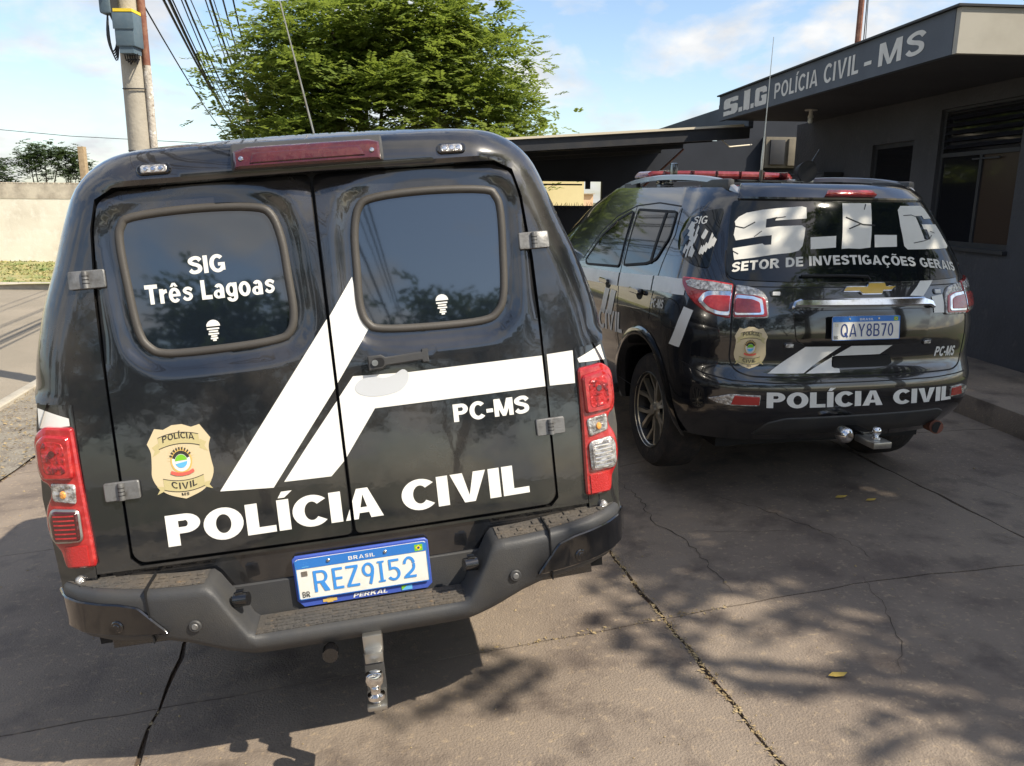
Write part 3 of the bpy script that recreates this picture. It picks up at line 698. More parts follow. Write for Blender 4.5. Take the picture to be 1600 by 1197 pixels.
for k in range(6):
    z = 2.235+k*.072; bm = bmesh.new(); vs_ = [bm.verts.new(bp(n, f, zz)) for n, f, zz in ((5.215, W0+.045, z), (5.215, W1-.055, z), (5.262, W1-.055, z+.042), (5.262, W0+.045, z+.042))]
    bm.faces.new(vs_); bmesh.ops.solidify(bm, geom=list(bm.faces), thickness=.006); obj_bm('louvre', bm, 'slat_metal', win)
wp_('pane', 5.27, 5.275, W0+.04, W1-.05, 2.195, WZ1-.05, 'pane')
for f in (7.69,): wp_('slide_rail', 5.215, 5.230, f-.30, f+.10, 2.11, 2.125, 'dark_metal')
win2 = bpart('window', 5.24, 5.275, D0, D0+.04, DZ0, DZ1, 'dark_metal')
for a in ((5.24, 5.275, D1-.045, D1, DZ0, DZ1), (5.24, 5.275, D0+.04, D1-.045, DZ1-.05, DZ1), (5.24, 5.275, D0+.04, D1-.045, DZ0, DZ0+.05)): wp_('frame_bar', *a, 'dark_metal', parent=win2)
wp_('pane', 5.25, 5.256, D0+.04, D1-.045, DZ0+.05, DZ1-.05, 'pane', parent=win2)
# pavement along the wall
def strip(name, n0, n1, f0, f1, z0, z1, m): return tag(bbox(name, n0, n1, f0, f1, z0, z1, m, None, .012), kind='structure')
strip('pavement', 4.14, 5.199, 0.5, 16.4, -.1, .205, 'concrete')
# bulb socket under the soffit
soc = empty('ceiling_lamp', bp(4.53, 10, 2.803)); tag(soc, 'white bare bulb socket hanging under the dark soffit', 'lamp')
lt('rose', [(.075, -.012), (.075, 0)], None, 'white_socket', soc); lt('socket', [(.022, -.012), (.026, -.06), (.034, -.075), (.034, -.10)][::-1], None, 'white_socket', soc)
lt('bulb', [(.0, -.165), (.020, -.160), (.032, -.14), (.032, -.12), (.024, -.10)], None, 'bulb', soc)
# dark cabinet on the wall
cabn = empty('wall_cabinet', bp(5.05, 10.9, 1.9)); tag(cabn, 'dark metal cabinet fixed to the grey wall beyond the second vehicle', 'cabinet')
bm = bmesh.new(); box(bm, 4.93, 5.197, 10.35, 11.7, 1.62, 2.08, .01)
for v in bm.verts: v.co = bp(*v.co)-bp(5.05, 10.9, 1.9)
obj_bm('body', bm, 'dark_metal', cabn, True)
bm = bmesh.new(); box(bm, 4.92, 4.932, 10.38, 11.0, 1.65, 2.05, .004); box(bm, 4.92, 4.932, 11.03, 11.67, 1.65, 2.05, .004)
for v in bm.verts: v.co = bp(*v.co)-bp(5.05, 10.9, 1.9)
obj_bm('door', bm, 'wall_dark', cabn, True)
# flag mast on the roof
ms = empty('flag_mast', bp(6.3, 12.5, 2.86)); tag(ms, 'thin rusty mast with a rope rising behind the roof edge', 'mast')
tb('mast', [(0, 0, 0), (0, 0, 3.6)], .045, 'rust', ms); tb('rope', [(.12, .05, .0), (.10, .04, 1.6), (.07, .03, 3.5)], .008, 'cable', ms); tb('rope', [(.16, .0, .0), (.12, .04, 1.6), (.07, .03, 3.5)], .006, 'cable', ms)

# carport
cp = empty('carport', (0, 0, 0)); tag(cp, 'dark open carport with sheet roof between the two vehicles', 'carport')
def roofz(n): return 2.70-.067*(3.91-n)
def cpm(name, fnv, m):
    bm = bmesh.new(); vs_ = [bm.verts.new(v) for v in fnv]; bm.faces.new(vs_); return bm
bm = bmesh.new(); K = 60
ns = lin(.35, 4.34, 80)
top = [[bm.verts.new(bp(n, f, roofz(n)+.012*math.sin(n*2*PI/.18)+.012)) for n in ns] for f in (11.42, 17.4)]
for a, b in zip(range(80), range(1, 81)): bm.faces.new((top[0][a], top[0][b], top[1][b], top[1][a]))
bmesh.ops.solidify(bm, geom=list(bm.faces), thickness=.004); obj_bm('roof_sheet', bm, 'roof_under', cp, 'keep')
def slopedbar(name, n0, n1, f0, f1, h0, h1, m, parent=cp):
    bm = bmesh.new(); box(bm, n0, n1, f0, f1, 0, 1)
    for v in bm.verts: v.co = bp(v.co.x, v.co.y, roofz(v.co.x)+(h1 if v.co.z > .5 else h0))
    return obj_bm(name, bm, m, parent)
slopedbar('edge_flashing', .35, 4.2, 11.36, 11.40, .0, .03, 'cream_edge'); slopedbar('front_beam', .35, 4.3, 11.40, 11.48, -.16, -.012, 'dark_metal')
for f in (13, 14.6, 16.1): slopedbar('purlin', .35, 4.3, f, f+.06, -.10, -.012, 'dark_metal')
OX0, OX1, OZ0, OZ1 = 2.0, 3.22, 1.60, 2.08
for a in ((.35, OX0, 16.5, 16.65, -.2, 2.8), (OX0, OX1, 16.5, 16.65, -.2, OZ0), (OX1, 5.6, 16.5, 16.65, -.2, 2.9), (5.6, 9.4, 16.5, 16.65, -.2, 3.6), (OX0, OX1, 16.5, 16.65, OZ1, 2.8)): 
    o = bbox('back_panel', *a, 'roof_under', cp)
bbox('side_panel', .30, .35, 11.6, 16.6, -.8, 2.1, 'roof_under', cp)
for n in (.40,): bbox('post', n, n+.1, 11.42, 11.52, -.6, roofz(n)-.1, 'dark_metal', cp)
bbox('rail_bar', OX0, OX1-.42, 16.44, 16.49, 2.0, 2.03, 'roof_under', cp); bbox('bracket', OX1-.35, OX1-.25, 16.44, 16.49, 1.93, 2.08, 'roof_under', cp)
bm = bmesh.new(); rr = random.Random(4)
for k in range(34):
    n = OX0+(OX1-OX0)*k/34+rr.uniform(0, .02); h = rr.uniform(.03, .08); lean = rr.uniform(-.05, .05)
    tube(bm, [bp(n, 16.56, OZ0-.01), bp(n+lean, 16.5, OZ0+h)], [.006, .002], 4)
    tube(bm, [bp(n, 16.56, OZ0), bp(n+.04+lean, 16.42, OZ0-.07)], [.006, .003], 4)
obj_bm('wall_spikes', bm, 'bark', cp)
tb('brace', [bp(3.2, 14.4, 1.62), bp(4.25, 14.4, 2.60)], .018, 'rust', cp)
tb('conduit', [bp(3.9, 11.5, 2.58), bp(4.3, 12.2, 2.50), bp(5.1, 13.4, 2.62)], .010, 'cream_edge', cp)
# window unit in the wall under the carport
ac = empty('air_conditioner', bp(6.85, 16.4, 2.72)); tag(ac, 'cream framed air conditioner set in the back wall of the carport', 'air conditioner')
def acb(name, n0, n1, f0, f1, z0, z1, m):
    bm = bmesh.new(); box(bm, n0, n1, f0, f1, z0, z1, .006)
    for v in bm.verts: v.co = bp(*v.co)-bp(6.85, 16.4, 2.72)
    return obj_bm(name, bm, m, ac, True)
acb('frame', 6.50, 7.3, 16.30, 16.495, 2.38, 2.98, 'ac_frame'); acb('grille', 6.58, 6.88, 16.24, 16.30, 2.44, 2.92, 'dark_metal'); acb('side_panel', 6.95, 7.16, 16.22, 16.30, 2.42, 2.94, 'ac_frame')
# bright houses seen through the gap
yb = empty('yellow_house', bp(2.6, 25, 0), BA); tag(yb, 'sunlit yellow wall seen through the gap under the carport', 'house')
bm = bmesh.new(); box(bm, -3.0, 1.72, 0, 5, -1, 3.0); obj_bm('wall', bm, 'yellow_bldg', yb)
ob = empty('peach_house', bp(5.0, 31, 0), BA); tag(ob, 'small peach wall corner beyond the yellow house', 'house')
bm = bmesh.new(); box(bm, -1.6, .72, 0, 5, -1, 1.96); obj_bm('wall', bm, 'orange_bldg', ob); bm = bmesh.new(); box(bm, -1.7, .76, -.1, 5.1, 1.96, 2.0); obj_bm('roof', bm, 'kerb', ob)

# ------------------------------------------------------------------ street side: far wall, pole, wires
fw = empty('boundary_wall', (-20, 31.6, -.8)); tag(fw, 'long whitewashed boundary wall across the street at far left', 'wall')
bx('render', -40, 16, 0, .2, 0, 2.45, 'wall_white', fw); bx('top_band', -40, 16, -.012, .212, 2.45, 3.02, 'wall_strip', fw)
bm = bmesh.new()
for k in range(280):
    x = -40+k*.2; box(bm, x, x+.16, -.02, .22, 3.02, 3.06)
tag(obj_bm('coping_ridge', bm, 'wall_strip', fw), kind='stuff')
ps = empty('wooden_post', (-17.35, 33.4, -.8)); tag(ps, 'short pale wooden post standing behind the whitewashed wall', 'post')
bx('post', -.12, .12, -.12, .12, 0, 4.5, 'wood', ps, .01)
pole = empty('utility_pole', (-4.47, 10, gz(-4.47, 10))); tag(pole, 'thick concrete utility pole left of the tree, with terminal box and conduit', 'utility pole')
lt('shaft', [(.185, 0), (.150, 2.5), (.142, 4), (.10, 9.5), (.0, 9.5)], None, 'pole', pole, 28)
tb('conduit', [(.175, -.05, 0), (.172, -.05, 3.9)], .042, 'conduit', pole, 12); tb('rusty_conduit', [(.17, -.05, 3.9), (.155, -.05, 7.5)], .043, 'rust', pole, 12)
for z in (2.55, 3.25, 3.9, 4.05): 
    bm = bmesh.new(); tube(bm, [(.16*math.cos(a)+.015, .16*math.sin(a), z-gz(-4.47, 10)*0+.4+.02*math.sin(a)) for a in [i*PI/10 for i in range(20)]], .008, 6, True); obj_bm('strap', bm, 'cable', pole, True)
tbx = bx('terminal_box', -.03, .19, -.36, -.12, 4.06, 4.42, 'box_blue', pole, .02); bx('warning_label', -.025, .185, -.362, -.13, 4.422, 4.455, 'yellow', tbx); bx('lid', -.038, .198, -.37, -.36, 4.24, 4.41, 'box_blue', tbx, .004)
bx('cable_shelf', .0, .16, -.34, -.14, 3.99, 4.06, 'box_blue', tbx)
for k in range(6): tb('lead', [(.01+k*.03, -.25, 4.0), (.01+k*.025, -.22, 3.93-.02*(k % 3)), (.02+k*.02, -.12, 3.96)], .008, 'cable', tbx, 6)
cl = tb('cable_bundle', [(-.12, -.2, 5.6), (-.11, -.2, 5.0), (-.11, -.2, 4.5), (-.06, -.2, 4.3)], [.06, .07, .065, .03], 'cable', pole, 8)
bx('splice_case', -.22, -.09, -.28, -.12, 4.42, 5.1, 'box_blue', cl, .03)
for k in range(5): tb('cable_loop', spline([(-.16, -.2, 4.45), (-.185+.012*k, -.21-.01*k, 4.2-.02*k), (-.15+.01*k, -.2, 4.03-.025*k), (-.09+.004*k, -.2, 4.12-.015*k), (-.08, -.2, 4.40)], 4, False), .008, 'cable', cl, 5)
bx('crossarm', -.9, 1.1, -.08, .02, 6.6, 6.72, 'dark_metal', pole)
wi = random.Random(9)
gp = gz(-4.47, 10)
for k, (zs, dx, rad) in enumerate([(5.2, .15, .014), (5.35, .22, .008), (5.55, .1, .018), (5.8, .25, .012), (6.0, .15, .008), (6.35, .5, .016), (6.6, .9, .012), (6.9, .3, .01), (7.2, .6, .014), (7.5, -.3, .010), (5.1, -.1, .008), (7.9, .2, .01)]):
    a = Vector((-4.47+dx, 10, gp+zs)); b = Vector((-4.47+dx*1.0-10.2, 46, gp+zs+.4+wi.uniform(-.3, .3))); c = Vector((-4.47+dx+9.5, -24, gp+zs+.3))
    pts = []
    for t in lin(0, 1, 20): q = a.lerp(b, t); q.z -= (.9+.12*k % .5)*4*t*(1-t)*.6; pts.append(q)
    for t in lin(0, 1, 12)[1:]: q = a.lerp(c, t); q.z -= 4*t*(1-t)*.5; pts.insert(0, q)
    tag(tb('overhead_wire', pts, rad*1.5, 'cable', None, 5), 'thin black overhead wire running from the utility pole to the trees', 'wire', 'overhead wires from the utility pole')
fp = empty('utility_pole', (-14.6, 46, -.8)); tag(fp, 'distant utility pole at the far end of the wires, hidden by the truck', 'utility pole')
lt('shaft', [(.16, 0), (.10, 9), (0, 9)], None, 'pole', fp, 12)
tag(tb('overhead_wire', [(-60, 34, 7.5), (-30, 33, 5.1), (-17, 32, 4.0), (-8, 32, 3.6)], .012, 'cable', None, 5), 'single thin wire crossing low above the far trees at left', 'wire', 'overhead wires from the utility pole')

# ------------------------------------------------------------------ trees
def crown_mesh(name, centre, radii, n_sprays, per, leaf, material, seed, clump=.55, flat=.35, shell=.55, lower=-.55, div=60, wide=.38):
    rr = random.Random(seed); verts = []; faces = []
    cl = []
    for k in range(max(10, n_sprays//div)):
        th = rr.uniform(0, 2*PI); u = rr.uniform(lower, 1); s = math.sqrt(max(0, 1-u*u)); rad = rr.uniform(shell, 1.0)
        cl.append((Vector((s*math.cos(th)*radii[0]*rad, s*math.sin(th)*radii[1]*rad, u*radii[2]*rad)), rr.uniform(.6, 1.3)))
    for k in range(n_sprays):
        c, cs = rr.choice(cl)
        p = c+Vector((rr.gauss(0, clump*cs), rr.gauss(0, clump*cs), rr.gauss(0, clump*flat*cs*1.5)))
        out = Vector((p.x, p.y, 0)); out = out.normalized() if out.length > .01 else Vector((1, 0, 0))
        a = rr.uniform(-1.9, 1.9); d = Vector((out.x*math.cos(a)-out.y*math.sin(a), out.x*math.sin(a)+out.y*math.cos(a), rr.uniform(-.45, .55))).normalized()
        side = d.cross(Vector((0, 0, 1))).normalized(); L_ = leaf*rr.uniform(2.6, 4.6)
        for q in range(per):
            t = (q//2+.5)/(per/2); sg = 1 if q % 2 else -1
            b = p+d*L_*t+Vector((0, 0, -.15*L_*t*t)); ll = leaf*(1.15-.5*abs(t-.4))*rr.uniform(.7, 1.2)
            e = (side*sg+d*.55+Vector((0, 0, rr.uniform(-.45, .25)))).normalized()*ll; wv = d*ll*wide+Vector((0, 0, rr.uniform(-.1, .1)*ll))
            i = len(verts); verts += [b, b+e*.5+wv, b+e, b+e*.5-wv]; faces.append((i, i+1, i+2, i+3))
    me = bpy.data.meshes.new(name); me.from_pydata([tuple(v+Vector(centre)) for v in verts], [], faces); me.update()
    return me, [c for c, s in cl]
def tree(name, label, loc, h_trunk, r_trunk, centre, radii, sprays, per, leaf, seed, material='leaf', group=None, clump=.55, limbs=14, trunk_lean=(0, 0), lower=-.55, shell=.55, div=60, wide=.38):
    t = empty(name, loc); tag(t, label, 'tree', group)
    me, cl = crown_mesh('crown', centre, radii, sprays, per, leaf, material, seed, clump, lower=lower, shell=shell, div=div, wide=wide)
    link('crown', me, material, t)
    rr = random.Random(seed+1); bm = bmesh.new()
    top = Vector((trunk_lean[0], trunk_lean[1], h_trunk)); tube(bm, [(0, 0, -.2), top*.5+Vector((.05, .02, 0)), top], [r_trunk*1.25, r_trunk, r_trunk*.8], 10)
    C_ = Vector(centre)
    for k in range(limbs):
        e = C_+rr.choice(cl)*.92; m = top.lerp(e, .5)+Vector((rr.uniform(-.3, .3), rr.uniform(-.3, .3), -.15*(e-top).length))
        pts = spline([tuple(top-Vector((0, 0, .15))), tuple(m), tuple(e)], 4, False); tube(bm, pts, [r_trunk*.55*(1-.9*i/(len(pts)-1)) for i in range(len(pts))], 6)
        for s in range(3):
            b = Vector(pts[5+s]); e2 = b+Vector((rr.uniform(-1, 1), rr.uniform(-1, 1), rr.uniform(-.2, .8)))*radii[0]*.22; tube(bm, [b, e2], [r_trunk*.16, r_trunk*.03], 5)
    obj_bm('trunk', bm, 'bark', t, True)
    return t
tree('broadleaf_tree', 'large feathery green tree rising behind the near pickup', (-3.2, 21, -.8), 2.4, .28, (0, 0, 4.75), (4.05, 3.8, 2.95), 13500, 14, .115, 21, clump=.46, div=60, limbs=24, lower=-.75, shell=.45)
tree('broadleaf_tree', 'small far tree behind the whitewashed wall beside the wooden post', (-21.2, 38, -.8), 2.0, .12, (0, 0, 3.95), (1.3, 1.2, 1.0), 900, 12, .12, 31, 'leaf_far', clump=.30, limbs=8, div=24)
tree('broadleaf_tree', 'far tree cut by the left picture edge above the wall', (-25.6, 40, -.8), 2.0, .12, (0, 0, 3.4), (1.6, 1.4, 1.0), 900, 12, .12, 32, 'leaf_far', clump=.30, limbs=8, div=24)
# the tree that shades the driveway stands behind and to the right of the viewer
tree('shade_tree', 'tree beside the driveway whose leaves dapple the concrete', (9.4, -.9, 0), 3.6, .22, (-.55, 2.75, 5.8), (3.6, 3.7, 1.3), 3700, 12, .15, 41, clump=.34, limbs=22, lower=-.9, shell=.2, div=17)
tree('shade_tree', 'second tree behind the viewer whose crown edge reaches over the driveway', (7.4, -3.6, 0), 3.0, .2, (-.75, .75, 5.0), (1.9, 1.9, 1.0), 560, 12, .15, 43, clump=.4, limbs=12, lower=-.8, shell=.3, div=24)
for k, (x, y, h, r, s) in enumerate([(-30, -36, 4.0, 4.2, 51), (-19, -34, 3.8, 3.6, 52), (-8.5, -25, 3.7, 3.2, 53), (-.5, -21, 2.9, 3.1, 54), (7.5, -22, 3.4, 3.4, 55), (17, -24, 4.2, 4.0, 56), (-42, -20, 4.4, 4.5, 57)]):
    tree('street_tree', ['street tree in the row behind the viewer, widest crown at the road end', 'low street tree second from the road end behind the viewer', 'tall street tree third from the road end behind the viewer', 'street tree directly behind the viewer across the road', 'street tree behind the viewer right of centre', 'big street tree behind the viewer at the station end', 'street tree across the road far to the left rear'][k], (x, y, -.8), 2.2, .22, (0, 0, h*1.55), (r*1.15, r*.7, h*.95), 700, 10, .38, s, 'leaf_far', 'trees along the road behind the viewer', clump=.8, limbs=7)

# ------------------------------------------------------------------ near pickup (own frame: X right, Y forward, Z up, origin under the rear bumper)
def vehicle_matrix(ang, t):
    C_ = cam_axes(*[R(a) for a in ang]); Wd = (cr, cu, cf)
    m = Matrix(((0, 0, 0), (0, 0, 0), (0, 0, 0)))
    for i in range(3):
        for j in range(3): m[i][j] = sum(Wd[k][i]*C_[k][j] for k in range(3))
    org = Vector((0, 0, 1.68))-m @ Vector(t); mm = m.to_4x4(); mm.translation = org
    return mm
truck = empty('police_pickup'); tag(truck, 'black police pickup with high rear canopy and twin doors, nearest the viewer', 'pickup', None)
truck.matrix_world = vehicle_matrix((9.5, 11.2, -4.9), (.13789, -2.36515, 1.71256))
def sst(a, b, x):
    t = max(0, min(1, (x-a)/(b-a))); return t*t*(3-2*t)
SIL = [(-.79, .60), (-.79, 1.285), (-.905, 1.30), (-.922, 1.345), (-.907, 1.44), (-.865, 1.585), (-.82, 1.70), (-.768, 1.845), (-.725, 1.935), (-.655, 2.000), (-.56, 2.032), (-.40, 2.048), (0, 2.056), (.40, 2.048), (.56, 2.032), (.655, 2.000), (.725, 1.935), (.768, 1.845), (.82, 1.70), (.865, 1.585), (.907, 1.44), (.922, 1.345), (.905, 1.30), (.79, 1.285), (.79, .60)]
SILC = [(-.79, 1.285), (-.905, 1.295)]+spline(SIL[3:22], 4, False)+[(.905, 1.295), (.79, 1.285)]
SILF = [(-.79, .758)]+SILC+[(.79, .758)]
SILD = [(-1.5, .0)]+[(-.99, 1.2)]+spline(SIL[3:22], 3, False)+[(.99, 1.2), (1.5, 0)]
GL = [(-.552, 1.845), (-.364, 1.857), (-.19, 1.848), (-.127, 1.818), (-.100, 1.733), (-.093, 1.613), (-.090, 1.492), (-.112, 1.428), (-.165, 1.402), (-.329, 1.392), (-.50, 1.394), (-.561, 1.423), (-.590, 1.485), (-.603, 1.622), (-.609, 1.757), (-.596, 1.814)]
GASK_L = spline(GL, 4)
GASK_R = [(-x, z) for x, z in GASK_L][::-1]
def tY(X, Z):
    y = .15+.13*(Z-.78)
    if Z > 1.2:
        d = dist_loop(SILD, X, Z); Rr = .115
        if d < Rr: q = Rr-d; y += (Rr-math.sqrt(max(0, Rr*Rr-q*q)))*1.0
    else: 
        y += .35*max(0, abs(X)-.80)**1.5
    y += .012*(X/.7)**2
    return y
def brow(X, Z): return .030*sst(1.900, 1.935, Z)*(1-sst(2.02, 2.05, Z))*(1-sst(.52, .68, abs(X)))
def tS(X, Z, o): return (X, tY(X, Z)-brow(X, Z)-o, Z+o*.13)
DOOR_T = 1.915
def door_outline(s):
    l = [(.004, .772), (.655, .774), (.680, .80), (.682, 1.0), (.683, 1.41), (.679, 1.60), (.663, 1.80), (.640, 1.885), (.585, DOOR_T), (.25, DOOR_T+.004), (.004, DOOR_T+.006)]
    l = [l[0]]+roundpoly(l, .03, 4)[5:-5]+[l[-1]] if False else l
    return [(s*x, z) for x, z in l]
def door_relief(X, Z):
    g = GASK_L if X < 0 else GASK_R
    d = dist_loop(g, X, Z); ins = inside(g, X, Z); sd = -d if ins else d
    r = .016*(1-sst(.012, .055, sd))                        # recessed frame round the window
    r += .018*sst(1.86, DOOR_T, Z)                          # top edge turns in under the brow
    r += .014*(1-sst(0, .075, abs(X)))*sst(1.70, 1.92, Z)   # meeting edges pinch in
    r += .010*(1-sst(.0, .05, .683-abs(X)))*sst(1.3, 1.5, Z)
    r -= .004*math.exp(-((Z-1.315)/.05)**2-((abs(X)-.2)/.12)**2)*(X > 0)
    return r
def tD(X, Z, o):
    r = door_relief(X, Z); return (X, tY(X, Z)+r-o, Z+o*.13)
dl = door_outline(-1); dr = door_outline(1)
opening = [(-.660, .766), (.660, .766), (.687, .793), (.688, 1.0), (.689, 1.41), (.685, 1.60), (.669, 1.803), (.646, 1.891), (.588, 1.921), (0, 1.926), (-.588, 1.921), (-.646, 1.891), (-.669, 1.803), (-.685, 1.60), (-.689, 1.41), (-.688, 1.0), (-.687, .793)]
shell = sheet('canopy_rear', SILF, tS, 'paint', truck, holes=[opening], step=.018, depth=.03, extra=[p_ for d_ in (.0015, .004, .008, .014, .022, .032) for p_ in inset(resample(SILF, .015), d_) if p_[1] > 1.36])
sheet('door_seal', [(x*1.02, z+.004 if z > 1.5 else z-.01) for x, z in opening], lambda a, b, o: (a, tY(a, b)+.034-o, b), 'seal', shell, step=.08, depth=0)
for s, dlo, gk, nm in ((-1, dl, GASK_L, 'left'), (1, dr, GASK_R, 'right')):
    hole = inset(gk if area(gk) > 0 else gk[::-1], .010)
    d = sheet('rear_door', roundpoly(dlo, .022, 4), tD, 'paint', truck, holes=[hole], step=.017, depth=.026, bev=.003)
    # gasket
    mid = inset(gk if area(gk) > 0 else gk[::-1], .0145); bm = bmesh.new(); rings = []
    kk = len(mid)
    for i in range(kk):
        a = Vector(mid[i-1]); b = Vector(mid[(i+1) % kk]); t = (b-a).normalized(); nrm = Vector((-t.y, t.x)); c = Vector(mid[i]); ring = []
        for j in range(10):
            ph = 2*PI*j/10; q = c+nrm*(.0135*math.cos(ph)); ring.append(bm.verts.new(tD(q.x, q.y, -.002+.013*math.sin(ph))))
        rings.append(ring)
    for i in range(kk):
        for j in range(10): bm.faces.new((rings[i][j], rings[i][(j+1) % 10], rings[(i+1) % kk][(j+1) % 10], rings[(i+1) % kk][j]))
    g = obj_bm('window_gasket', bm, 'rubber', d, True)
    gl = sheet('window_pane', inset(gk if area(gk) > 0 else gk[::-1], .022), lambda X, Z, o: (X, .15+.13*(Z-.78)+.020+.006*(X/.6)**2-o, Z+o*.13), 'glass', d, step=.05, depth=.004, sharp=60)
    gfn = lambda X, Z, o: (X, .15+.13*(Z-.78)+.020+.006*(X/.6)**2-o, Z+o*.13)
    if s < 0:
        lettering('SIG', rectq(-.404, -.293, 1.643, 1.697), gfn, 'vinyl', gl, name='window_lettering')
        lettering('Três Lagoas', rectq(-.541, -.153, 1.562, 1.622), gfn, 'vinyl', gl, .25, .21, .09, name='window_lettering')
    cx, cz = (-.353, 1.468) if s < 0 else (.369, 1.477)
    st = [[(cx+.021*math.cos(a), cz+.010+.020*max(0, math.sin(a))) for a in [PI*i/8 for i in range(9)]]]
    for w_, zz in ((.020, .0), (.015, -.008), (.017, -.016), (.010, -.023), (.012, -.030), (.006, -.036)): st.append(rc(cx-w_, cz+zz, cx+w_*.85, cz+zz+.005))
    polys_mesh('window_sticker', st, gfn, 'vinyl', gl, .0015, .05)
    if s > 0: DR = d
    else: DL = d
# vinyl stripes and lettering on the doors
def onR(X, Z, o): return tD(X, Z, o)
polys_mesh('stripe', [[(.090, 1.590), (.096, 1.50), (.128, 1.428), (.006, 1.262), (.006, 1.475)]], tD, 'vinyl', DR, .0028, .02, fill=.017)
polys_mesh('stripe', [[(-.004, 1.246), (-.231, .957), (-.394, .967), (-.004, 1.466)]], tD, 'vinyl', DL, .0028, .02, fill=.017)
polys_mesh('stripe', [[(.680, 1.274), (.681, 1.171), (.113, 1.168), (.006, 1.024), (.006, 1.218), (.056, 1.278), (.237, 1.271)]], tD, 'vinyl', DR, .0028, .02, fill=.017)
polys_mesh('stripe', [[(-.004, 1.012), (-.049, .969), (-.197, .971), (-.111, 1.077), (-.004, 1.205)]], tD, 'vinyl', DL, .0028, .02, fill=.017)
polys_mesh('peeled_patch', [spline([(.075, 1.262), (.115, 1.272), (.150, 1.262), (.185, 1.268), (.215, 1.283), (.232, 1.268), (.226, 1.240), (.200, 1.216), (.150, 1.206), (.100, 1.208), (.066, 1.222), (.058, 1.242)], 3)], tD, 'peel', DR, .0036, .03)
p, w = text_polys('POLÍCIA CIVIL', .29, .215, .065)
LQ = [(-.569, .812), (.593, .826), (.590, .932), (-.570, .916)]
pp = quadmap(p, w, [(-.569, .814), (.590, .826), (.590, .924), (-.569, .912)])
def clipx(polys, keep_left, x):
    out = []
    for pl in polys:
        q = []
        for i in range(len(pl)):
            a, b = pl[i], pl[(i+1) % len(pl)]; ia = (a[0] <= x) if keep_left else (a[0] >= x); ib = (b[0] <= x) if keep_left else (b[0] >= x)
            if ia: q.append(a)
            if ia != ib: t = (x-a[0])/(b[0]-a[0]); q.append((x, a[1]+(b[1]-a[1])*t))
        if len(q) > 2: out.append(q)
    return out
polys_mesh('door_lettering', clipx(pp, True, -.005), tD, 'vinyl', DL, .0022, .03)
polys_mesh('door_lettering', clipx(pp, False, .006), tD, 'vinyl', DR, .0022, .03)
lettering('PC-MS', rectq(.363, .618, 1.091, 1.149), tD, 'vinyl', DR, .27, .21, .07, name='door_lettering')
badge(-.592, -.402, .958, 1.19, tD, DL)
polys_mesh('stripe', [[(.697, 1.276), (.788, 1.279), (.785, 1.169), (.697, 1.171)]], tS, 'vinyl', shell, .0016, .03)
# hinges
def hinge(x0, x1, z0, z1, fn):
    c = (x0+x1)/2
    h = sheet('hinge', rrect(x0, x1, z0, z1, .006, 3), fn, 'hinge', truck, step=.03, depth=.008, bev=.0025, off=.012)
    bm = bmesh.new(); tube(bm, [fn(c, z0+.002, .016), fn(c, z1-.002, .016)], .009, 10); obj_bm('knuckle', bm, 'hinge', h, True)
    bm = bmesh.new()
    for k in range(3): z = z0+(z1-z0)*(.3+.2*k); tube(bm, [fn(c, z-.0012, .016), fn(c, z+.0012, .016)], .0098, 10)
    obj_bm('knuckle_gap', bm, 'seal', h, True)
hf = lambda X, Z, o: (X, tY(X, Z)-o, Z)
hinge(-.751, -.643, 1.628, 1.683, hf); hinge(.641, .744, 1.627, 1.682, hf); hinge(-.733, -.628, .979, 1.036, hf); hinge(.634, .732, 1.010, 1.065, hf)
# handle
hd = sheet('door_handle', [(.108, 1.336), (.152, 1.337), (.165, 1.328), (.28, 1.333), (.283, 1.341), (.302, 1.341), (.303, 1.298), (.283, 1.297), (.28, 1.305), (.165, 1.300), (.152, 1.291), (.108, 1.290)], tD, 'plastic', DR, step=.02, depth=.014, bev=.004, off=.024)
sheet('handle_post', rc(.283, 1.300, .300, 1.338), tD, 'plastic', hd, step=.05, depth=.03, off=.02); 
sheet('handle_recess', rrect(.122, .160, 1.299, 1.328, .012, 4), tD, 'seal', hd, step=.03, depth=0, off=.0252)
sheet('lock_cylinder', [(.130+.010*math.cos(a), 1.313+.010*math.sin(a)) for a in [i*PI/8 for i in range(16)]], tD, 'steel', hd, step=.03, depth=.004, off=.030)
sheet('handle_dish', rrect(.092, .335, 1.268, 1.362, .035, 5), tD, 'paint', hd, step=.03, depth=.001, off=.0008)
